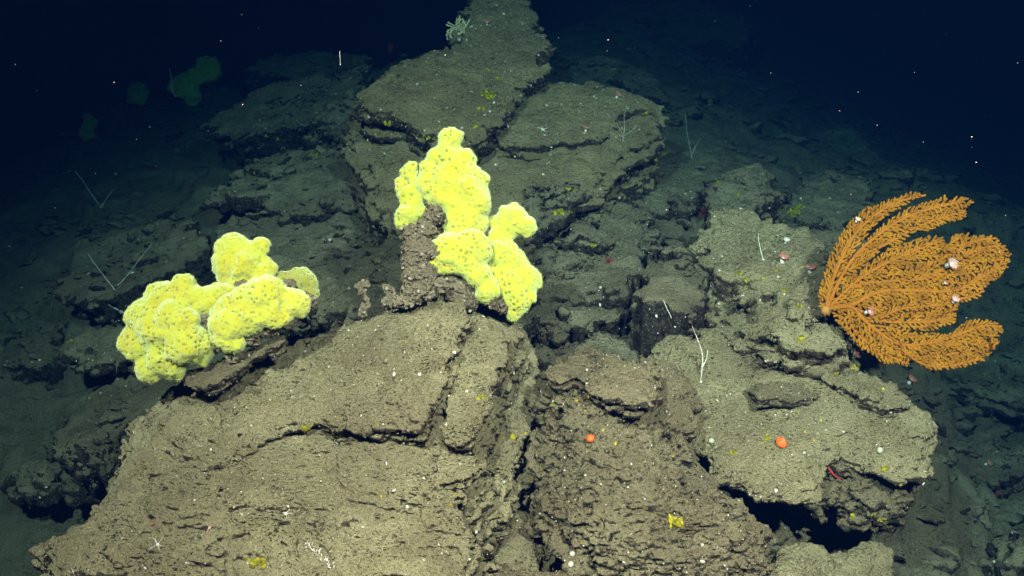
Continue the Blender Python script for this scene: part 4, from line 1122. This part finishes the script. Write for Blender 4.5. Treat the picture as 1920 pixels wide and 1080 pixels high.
def cup_coral(px, py, size, label, closed=False):
    w, nr, _ = hit(px, py); s = pxm(w)*size
    d = nr*.7 - FWD*.6; d /= np.linalg.norm(d); x, y, n = frame(d)
    T = thing('cup_coral', label, 'coral', w)
    prof = [(0.22, 0), (0.25, .2), (.34, .42), (.48, .62), (.50, .70), (.43, .70), (.30, .42), (.0, .28)]
    if closed: prof = [(0.3, 0), (0.42, .15), (.50, .34), (.46, .50), (.30, .60), (.0, .63)]
    k = 16; v = []; f = []
    for i, (r, h) in enumerate(prof):
        for j in range(k):
            a = j/k*2*math.pi; q = r*(1+.07*math.cos(a*8))
            v.append(w - nr*s*.08 + (math.cos(a)*x+math.sin(a)*y)*q*s + n*h*s)
    for i in range(len(prof)-1):
        f += [(i*k+j, i*k+(j+1) % k, (i+1)*k+(j+1) % k, (i+1)*k+j) for j in range(k)]
    mb = MB(); mb.add(v, f); mb.build('cup', M['orange'], T)
    mb = MB()
    for j in range(20):
        a = j/20*2*math.pi; o = math.cos(a)*x+math.sin(a)*y
        p0 = w - nr*s*.08 + o*s*.46 + n*s*(.66 if not closed else .36); L = s*rs.uniform(.12, .22)
        mb.tube([p0, p0+o*L*.6+n*L*.6, p0+o*L+n*L*.7], [.035*s, .03*s, .012*s], 5)
    mb.build('tentacles', M['orange'], T)
def ball(px, py, size, label, mat='ball', stalk=True, name='ball_sponge'):
    w, nr, _ = hit(px, py); s = pxm(w)*size*0.42
    c = w + nr*s*.75 + np.array([0, 0, s*.2])
    mb = MB(); mb.blob(c, (s, s, s*.95), nr, .08, int(px), 9, 12)
    if stalk: mb.tube([w-nr*.003, c], [s*.35, s*.3], 6)
    o = mb.build(name, M[mat], None, w); tag(o, label, 'sponge')

# on the sea fan
def on_fan(px, py): 
    w = FANPL.hit(px, py) + FANPL.n*0.012
    return w, FANPL.n, None
anemone(1780, 500, 27, 'largest pink and white anemone, out towards the tips of the orange sea fan', (0.5, 0.1), on_fan(1776, 500), 'pinkpale')
anemone(1788, 566, 18, 'small pink and white anemone on the lower tips of the fan, below the largest one', (0.3, 0.5), on_fan(1787, 568), 'pinkpale')
anemone(1629, 587, 20, 'salmon pink anemone with a white knob near the foot of the sea fan', (0.7, 0.1), on_fan(1624, 588), 'pink')
anemone(1607, 415, 12, 'tiny white anemone on the upper left edge of the sea fan', (0.6, 0.7), on_fan(1605, 418), 'white')
anemone(1770, 533, 11, 'faint pink anemone on the fan between its two larger pink ones', (0.5, 0.2), on_fan(1768, 534), 'pink')
# on the rocks
anemone(1466, 491, 22, 'red-fringed anemone with white column beside the short white whip', (0.5, 0.5))
anemone(1519, 511, 20, 'dark red anemone with white column on the slab edge left of the sea fan', (0.35, 0.6))
anemone(1704, 718, 20, 'pink anemone on the back edge of the overhanging slab below the sea fan', (0.3, 0.6))
anemone(1473, 455, 14, 'small white-rimmed anemone behind the red-fringed one', (0.2, 0.5), None, 'white')
anemone(913, 47, 13, 'white-footed anemone near the top of the uppermost slab', (0.0, 0.8))
anemone(1156, 183, 14, 'white and dark anemone on the far right of the huge brown slab', (0.4, 0.6))
anemone(1098, 246, 13, 'small pink and white anemone on the ledge of the huge brown slab', (0.2, 0.7))
anemone(1848, 871, 14, 'pale pink anemone lying open on the right-hand slope', (0.7, 0.2))
tentacled(1321, 404, 22, 'bright red long-armed anemone in the shadow below the rubbly knob')
tentacled(1140, 492, 14, 'dull red anemone on the right of the layered slab')
tentacled(1057, 517, 14, 'dull red anemone on the broken front of the layered slab')
tentacled(1604, 664, 18, 'pinkish red anemone under the lower edge of the sea fan', 'pink', 22)
tentacled(733, 88, 14, 'dim red anemone on the left shoulder of the uppermost slab')
tentacled(1868, 928, 14, 'dark red anemone on the lower right slope', 'red', 20)
tentacled(290, 984, 9, 'tiny red anemone among the brittle stars on the front slab', 'red', 12)
brittle_star(393, 989, 22, 'pinkish brittle star with long arms on the front slab, right of the tiny red anemone', 'pinkpale', 5, .4)
brittle_star(537, 964, 21, 'white brittle star highest on the front slab, beside a dark slit', 'white', 5, 1.0, 1.2)
brittle_star(296, 1021, 20, 'white brittle star with spidery arms lowest of the three on the front slab', 'white', 6, .2)
brittle_star(231, 1008, 12, 'faint small brittle star left of the spidery white one', 'pinkpale', 5, .9)
brittle_star(138, 1071, 14, 'pale brittle star at the bottom left corner of the front slab', 'white', 5, .1)
brittle_star(1018, 243, 12, 'white starfish lying alone on the huge brown slab', 'white', 5, .3, 2.6)
brittle_star(640, 715, 5, 'tiny white brittle star on the middle of the front slab', 'white', 5, .5)
# whips
whip([[(1314,716),(1316,690),(1318,668),(1312,645),(1298,612)], [(1317,688),(1322,672),(1327,656)]], 1.25, 'white forked whip coral standing on the overhanging slab')
whip([[(1266,613),(1258,592),(1250,575),(1244,562)]], 1.1, 'thin white whip coral leaning left behind the forked whip')
whip([[(1431,487),(1427,470),(1423,452),(1422,438)]], 1.2, 'short white whip coral on the slab left of the sea fan')
whip([[(1168,265),(1170,240),(1173,218),(1175,197)], [(1169,252),(1160,240),(1155,230)], [(1169,256),(1185,245),(1195,235)]], 0.7, 'dim branching whip coral on the far edge of the huge brown slab', mat='dimwhip')
whip([[(1298,296),(1292,276),(1286,250),(1285,212)], [(1297,292),(1306,274),(1314,258)]], 0.6, 'faint long whip coral on the dark slope right of the stack', mat='dimwhip')
whip([[(214,542),(195,518),(178,495),(165,476)]], 1.4, 'dim whip coral leaning left behind the left sponge, one of a crossed pair', mat='dimwhip')
whip([[(222,533),(245,508),(262,485),(284,458)]], 1.2, 'dim whip coral leaning right behind the left sponge, one of a crossed pair', mat='dimwhip')
whip([[(190,388),(170,360),(155,338),(140,320)]], 1.5, 'faint whip coral leaning left in the left gloom', mat='dimwhip')
whip([[(193,384),(203,370),(213,355)]], 1.4, 'short faint whip leaning right beside the faint left whip', mat='dimwhip')
whip([[(228,585),(212,577),(198,568),(184,558)]], 2.2, 'pale stubby whip lying low beside the left sponge', mat='dimwhip')
whip([[(330,180),(324,168),(320,152),(318,130)]], 1.6, 'barely visible whip beside the dim skyline sponge', mat='dimwhip')
whip([[(166,255),(140,254),(112,250)]], 2.0, 'barely visible whip pointing left from the far crag', mat='dimwhip')
# corals and ball sponges
cup_coral(1108, 823, 14, 'orange cup coral in the middle of the pitted brown rock', True)
cup_coral(1460, 834, 19, 'orange-red open cup coral on the front lip of the overhanging slab')
cup_coral(787, 482, 9, 'tiny orange cup coral on the brown pillar of dead sponge', True)
ball(1074, 1043, 13, 'upper of two white ball sponges in the dark gap at the bottom')
ball(1072, 1063, 15, 'lower of two white ball sponges in the dark gap at the bottom')
ball(1649, 844, 15, 'pale round ball sponge on the front face of the overhanging slab')
ball(1506, 851, 8, 'tiny white ball sponge right of the open cup coral')
ball(826, 540, 15, 'whitish smooth pebble-like sponge under the tall yellow sponge', stalk=False)
ball(863, 75, 9, 'pale round sponge beside the bushy coral on the uppermost slab')
ball(655, 543, 6, 'small pale ball sponge left of the twisted brown stub')
ball(1124, 541, 8, 'small white ball sponge at the right end of the dark low ledge')
ball(218, 329, 8, 'dim white ball sponge in the left gloom')
ball(1338, 828, 13, 'pale oval sponge on the rim above the black hole beside the pitted rock', stalk=False)
# bushy pale coral on the stack
def bush():
    w, nr, _ = hit(858, 66); s = pxm(w)
    T = thing('bushy_coral', 'bushy pale green coral on the left shoulder of the uppermost slab', 'coral', w)
    d = depth(w)
    for k, (x, y) in enumerate([(842,62),(848,50),(856,42),(864,48),(870,40),(876,44),(862,30),(850,58),(868,58),(836,66)]):
        tip = P(x, y, d - rs.uniform(-6, 10)*s); foot = w + (P(x, 68, d)-w)*0.5
        mb = MB(); mb.tube(smooth_path3([foot, (foot+tip)/2+rs.normal(size=3)*2*s, tip], 4), np.linspace(2.0, 1.4, 9)*s, 5)
        for j in range(7):
            t = rs.uniform(.4, 1); p = foot+(tip-foot)*t; q = p+rs.normal(size=3)*6*s+np.array([0, 0, 2*s])
            mb.tube([p, q], [1.3*s, 1.5*s], 5); mb.blob(q, 2.0*s, None, .3, j, 5, 6)
        mb.build('branch', M['cream'], T)
bush()
# pale bristle of hydroids at the foot of the front slab
def bristle():
    w, nr, _ = hit(600, 1045); s = pxm(w)
    T = thing('bristle_worm_tube', 'row of white bristles with pink tips on the lower front slab', 'tube worm', w)
    for k in range(34):
        t = k/33; x = 574+54*t+rs.normal(0, 2); y = 1020+46*t+rs.normal(0, 3)
        p, n, _ = hit(x, y)
        mb = MB(); q = p+n*s*rs.uniform(4, 8)+rs.normal(size=3)*2.5*s
        mb.tube([p-n*.002, (p+q)/2, q], [1.3*s, 1.2*s, .8*s], 5)
        mb.build('bristle', M['white' if k % 4 else 'pinkpale'], T)
bristle()
def red_clam():
    w, nr, _ = hit(1560, 878); s = pxm(w); d = depth(w)
    pts = [P(x, y, d-0.01) for x, y in [(1551,858),(1552,872),(1558,884),(1568,894),(1580,897)]]
    mb = MB(); p = smooth_path3(pts, 4); mb.tube(p, np.interp(np.linspace(0, 1, len(p)), [0, .5, 1], [1.0, 2.8, 1.0])*s, 7)
    o = mb.build('red_tube_worm', M['red'], None, w); tag(o, 'curved dark red worm in the shaded notch under the overhanging lip', 'worm')
red_clam()

# ------------------------------------------------------------------ yellow crusts growing on the rocks, as parts of them
def crust(px, py, wpx, hpx, seed, mat='ycrust'):
    w, nr, ob = hit(px, py)
    if ob is None: return
    r = np.random.default_rng(seed); mb = MB(); n = max(2, int(wpx*hpx/22))
    for k in range(min(n, 22)):
        x, y = px+r.normal(0, wpx*.2), py+r.normal(0, hpx*.2)
        p, q, o2 = hit(x, y)
        if o2 is None or np.linalg.norm(p-w) > .12: continue
        s = pxm(p)*min(wpx, hpx)*r.uniform(.18, .42)
        mb.blob(p, (s*r.uniform(1, 2.0), s, s*.35), q, .7, int(r.integers(1e6)), 6, 8)
    if not mb.v: return
    top = root_of(ob)
    par = top
    if '_o' not in par: return
    g = mb.build('yellow_sponge_crust' if mat == 'ycrust' else 'yellow_sponge_dot', M[mat], par)
    if len(mb.v) > 6: g['kind'] = 'stuff'
CR = [(572,803,24,10),(585,799,10,7),(900,745,20,9),(960,820,18,10),(945,820,14,7),(1265,980,26,18),(1280,972,10,8),(480,1055,30,16),(462,1048,14,8),(1040,760,16,5),(855,928,8,10),(845,945,8,8),
      (920,178,26,14),(905,175,14,10),(935,150,12,8),(905,205,18,8),(895,237,10,8),(915,130,9,7),(1050,398,24,12),(1080,360,12,10),(1065,355,10,8),(720,250,14,8),(800,258,16,7),(815,260,10,6),(725,232,12,10),(672,180,8,12),(680,165,8,10),
      (1112,458,18,8),(1145,465,12,7),(1070,398,10,8),(1345,342,14,10),(1375,335,10,8),(1385,365,12,8),(1490,395,22,16),(1505,388,14,10),(1385,514,14,12),(1400,525,16,8),(1455,508,10,7),(1465,470,12,8),(1470,545,14,8),(1500,573,20,8),(1430,520,12,7),
      (1450,648,14,8),(1480,660,12,7),(1505,635,22,10),(1600,690,18,9),(1610,688,10,7),(1440,820,14,12),(1375,850,16,10),(1655,975,20,10),(1600,967,18,9),(1640,965,14,8),(1690,912,10,8),(1660,880,14,10),(1570,700,10,7),
      (585,290,22,7),(595,287,14,6),(500,255,12,8),(520,262,10,8),(475,325,12,5),(498,347,10,6),(550,343,10,5),(440,150,10,7),(335,280,14,8),(352,275,12,7),(1215,210,12,8),(1230,300,14,8),(1245,288,12,10),(128,638,24,7),(1105,70,10,8),(1180,90,12,8),(1150,130,16,7),(1370,200,12,8),(1330,190,12,9),
      (1855,952,14,6),(1780,845,8,6),(640,1073,10,6),(205,548,7,7),(1170,350,10,6),(1220,540,8,6),(1015,880,8,6),(1120,405,8,6)]
for i, c in enumerate(CR): crust(*c, 300+i)
DT = [(1082,752),(1097,769),(1104,746),(1131,808),(1154,833),(1110,828),(1262,856),(1287,940),(1089,1020),(962,815),(985,812),(831,690),(644,740),(520,755),(1432,803),(1540,790),(1657,730),(1440,1065),(855,925),(985,765),(1020,830),(1100,835),(1170,790),(950,700),(870,720),(600,700),(300,860),(714,930),(760,640),(1525,825),(1510,810),(1430,830),(1655,728)]
for i, (x, y) in enumerate(DT): crust(x, y, 5, 5, 500+i, 'ydot')

# ------------------------------------------------------------------ shell grit caught on the rocks; specks drifting in the water
def build_grit():
    r = np.random.default_rng(8)
    for o in list(bpy.data.objects):
        if o.type != 'MESH' or o.data is None or not o.data.materials: continue
        if o.data.materials[0] not in (M['rock'], M['brown'], M['stack'], M['far'], M['sand']) or o.name.startswith(('rubble',)): continue
        me = o.data; nvt = len(me.vertices)
        co = np.empty(nvt*3, np.float32); me.vertices.foreach_get('co', co); co = co.reshape(-1, 3)
        no = np.empty(nvt*3, np.float32); me.vertices.foreach_get('normal', no); no = no.reshape(-1, 3)
        org = np.array(o['_o']); w = co + org
        vis = (no*(CAM-w)).sum(1) > 0
        far = np.linalg.norm(w-CAM, axis=1)
        vis &= (far < 7) & (w[:, 1] > 1.6)
        ids = np.flatnonzero(vis)
        if len(ids) < 50: continue
        res = 0.02 if o.name.startswith('seabed') else (0.005 if far[ids].mean() < 3 else 0.011)
        area = len(ids)*res*res
        n = int(area*(300 if o.data.materials[0] in (M['rock'], M['brown'], M['stack']) else 170))
        if o.name.startswith('seabed'): n = 900
        i = r.choice(ids, min(n, 900), replace=False); n = len(i)
        if n < 3: continue
        s = np.minimum(0.0009*(1+r.pareto(2.8, n)), 0.0042)*np.where(far[i] < 3.2, 1.0, 1.3)
        g = scatter('shell_grit', w[i]+no[i]*(s*.2)[:, None], no[i]+r.normal(0, .4, (n, 3)), np.stack([s*r.uniform(.8, 1.8, n), s, s*.55], 1), M['grit'], o, None, 5, 6, 0.4, True, int(r.integers(1e6)))
        g['kind'] = 'stuff'
        if o.data.materials[0] not in (M['far'], M['sand']) or o.name.startswith('seabed'): continue
        up = np.flatnonzero(vis & (no[:, 2] > 0.15) & (fbm(w[:,0]*5, w[:,1]*5, w[:,2]*5, 3, 91) > 0.12))
        if len(up) < 60: continue
        i = r.choice(up, min(int(area*180), 250, len(up)//2), replace=False); n = len(i)
        s = np.minimum(0.004*(1+r.pareto(2.0, n)), 0.028)
        g = scatter('pebbles', w[i]+no[i]*(s*.1)[:, None], no[i]+r.normal(0, .5, (n, 3)), np.stack([s*r.uniform(.8, 1.8, n), s, s*r.uniform(.3, .7, n)], 1), M['far'], o, None, 7, 9, 0.8, True, int(r.integers(1e6)))
        g['kind'] = 'stuff'
build_grit()
def build_snow():
    r = np.random.default_rng(3); mb = MB()
    for k in range(300):
        d = r.uniform(1.3, 5.5); p = P(r.uniform(-60, 1980), r.uniform(-40, 620), d)
        if p[2] < ground_base(p[0], p[1])+.25: continue
        s = 0.00035*(1+r.pareto(2.0)); s = min(s, .0006)
        mb.blob(p, (s, s*r.uniform(.5, 1), s*r.uniform(.6, 1.6)), r.normal(size=3), .4, k, 5, 6)
    q = [P(x, y, 2.4) for x, y in [(637,96),(637,104),(638,112),(638,121)]]
    mb.tube(q, 0.0006, 5); mb.blob(q[-1], .0014, None, .3, 1, 5, 6)
    o = mb.build('marine_snow', M['grit'], None, (0, 0, 0)); tag(o, 'pale specks and a thread drifting in the dark water', 'specks', kind='stuff')
build_snow()

# ------------------------------------------------------------------ the water
def build_haze():
    mb = MB()
    x0, x1, y0, y1, z0, z1 = -45, 45, -25, 65, -12, 14
    v = [(x, y, z) for x in (x0, x1) for y in (y0, y1) for z in (z0, z1)]
    f = [(0,1,3,2),(4,6,7,5),(0,4,5,1),(2,3,7,6),(0,2,6,4),(1,5,7,3)]
    mb.add(v, f)
    m = bpy.data.materials.new('sea_water'); m.use_nodes = True
    t = m.node_tree; t.nodes.remove(t.nodes['Principled BSDF'])
    pv = t.nodes.new('ShaderNodeVolumePrincipled')
    SS = np.array([0.0001, 0.0009, 0.0046]); SA = np.array([0.275, 0.110, 0.100])   # scattering, absorption per metre
    D = 0.6
    col = SS / D
    ab = (1 - SA / (D * (1 - col))) ** 2
    pv.inputs['Color'].default_value = (*col, 1)
    pv.inputs['Absorption Color'].default_value = (*ab, 1)
    pv.inputs['Density'].default_value = D
    pv.inputs['Anisotropy'].default_value = 0.0
    t.links.new(pv.outputs[0], t.nodes['Material Output'].inputs['Volume'])
    o = mb.build('haze', m, None, (0, 0, 0), smooth=False)
    tag(o, 'clear dark blue sea water round the rocks', 'water', kind='stuff')
build_haze()
for o in bpy.data.objects:
    if '_o' in o: del o['_o']
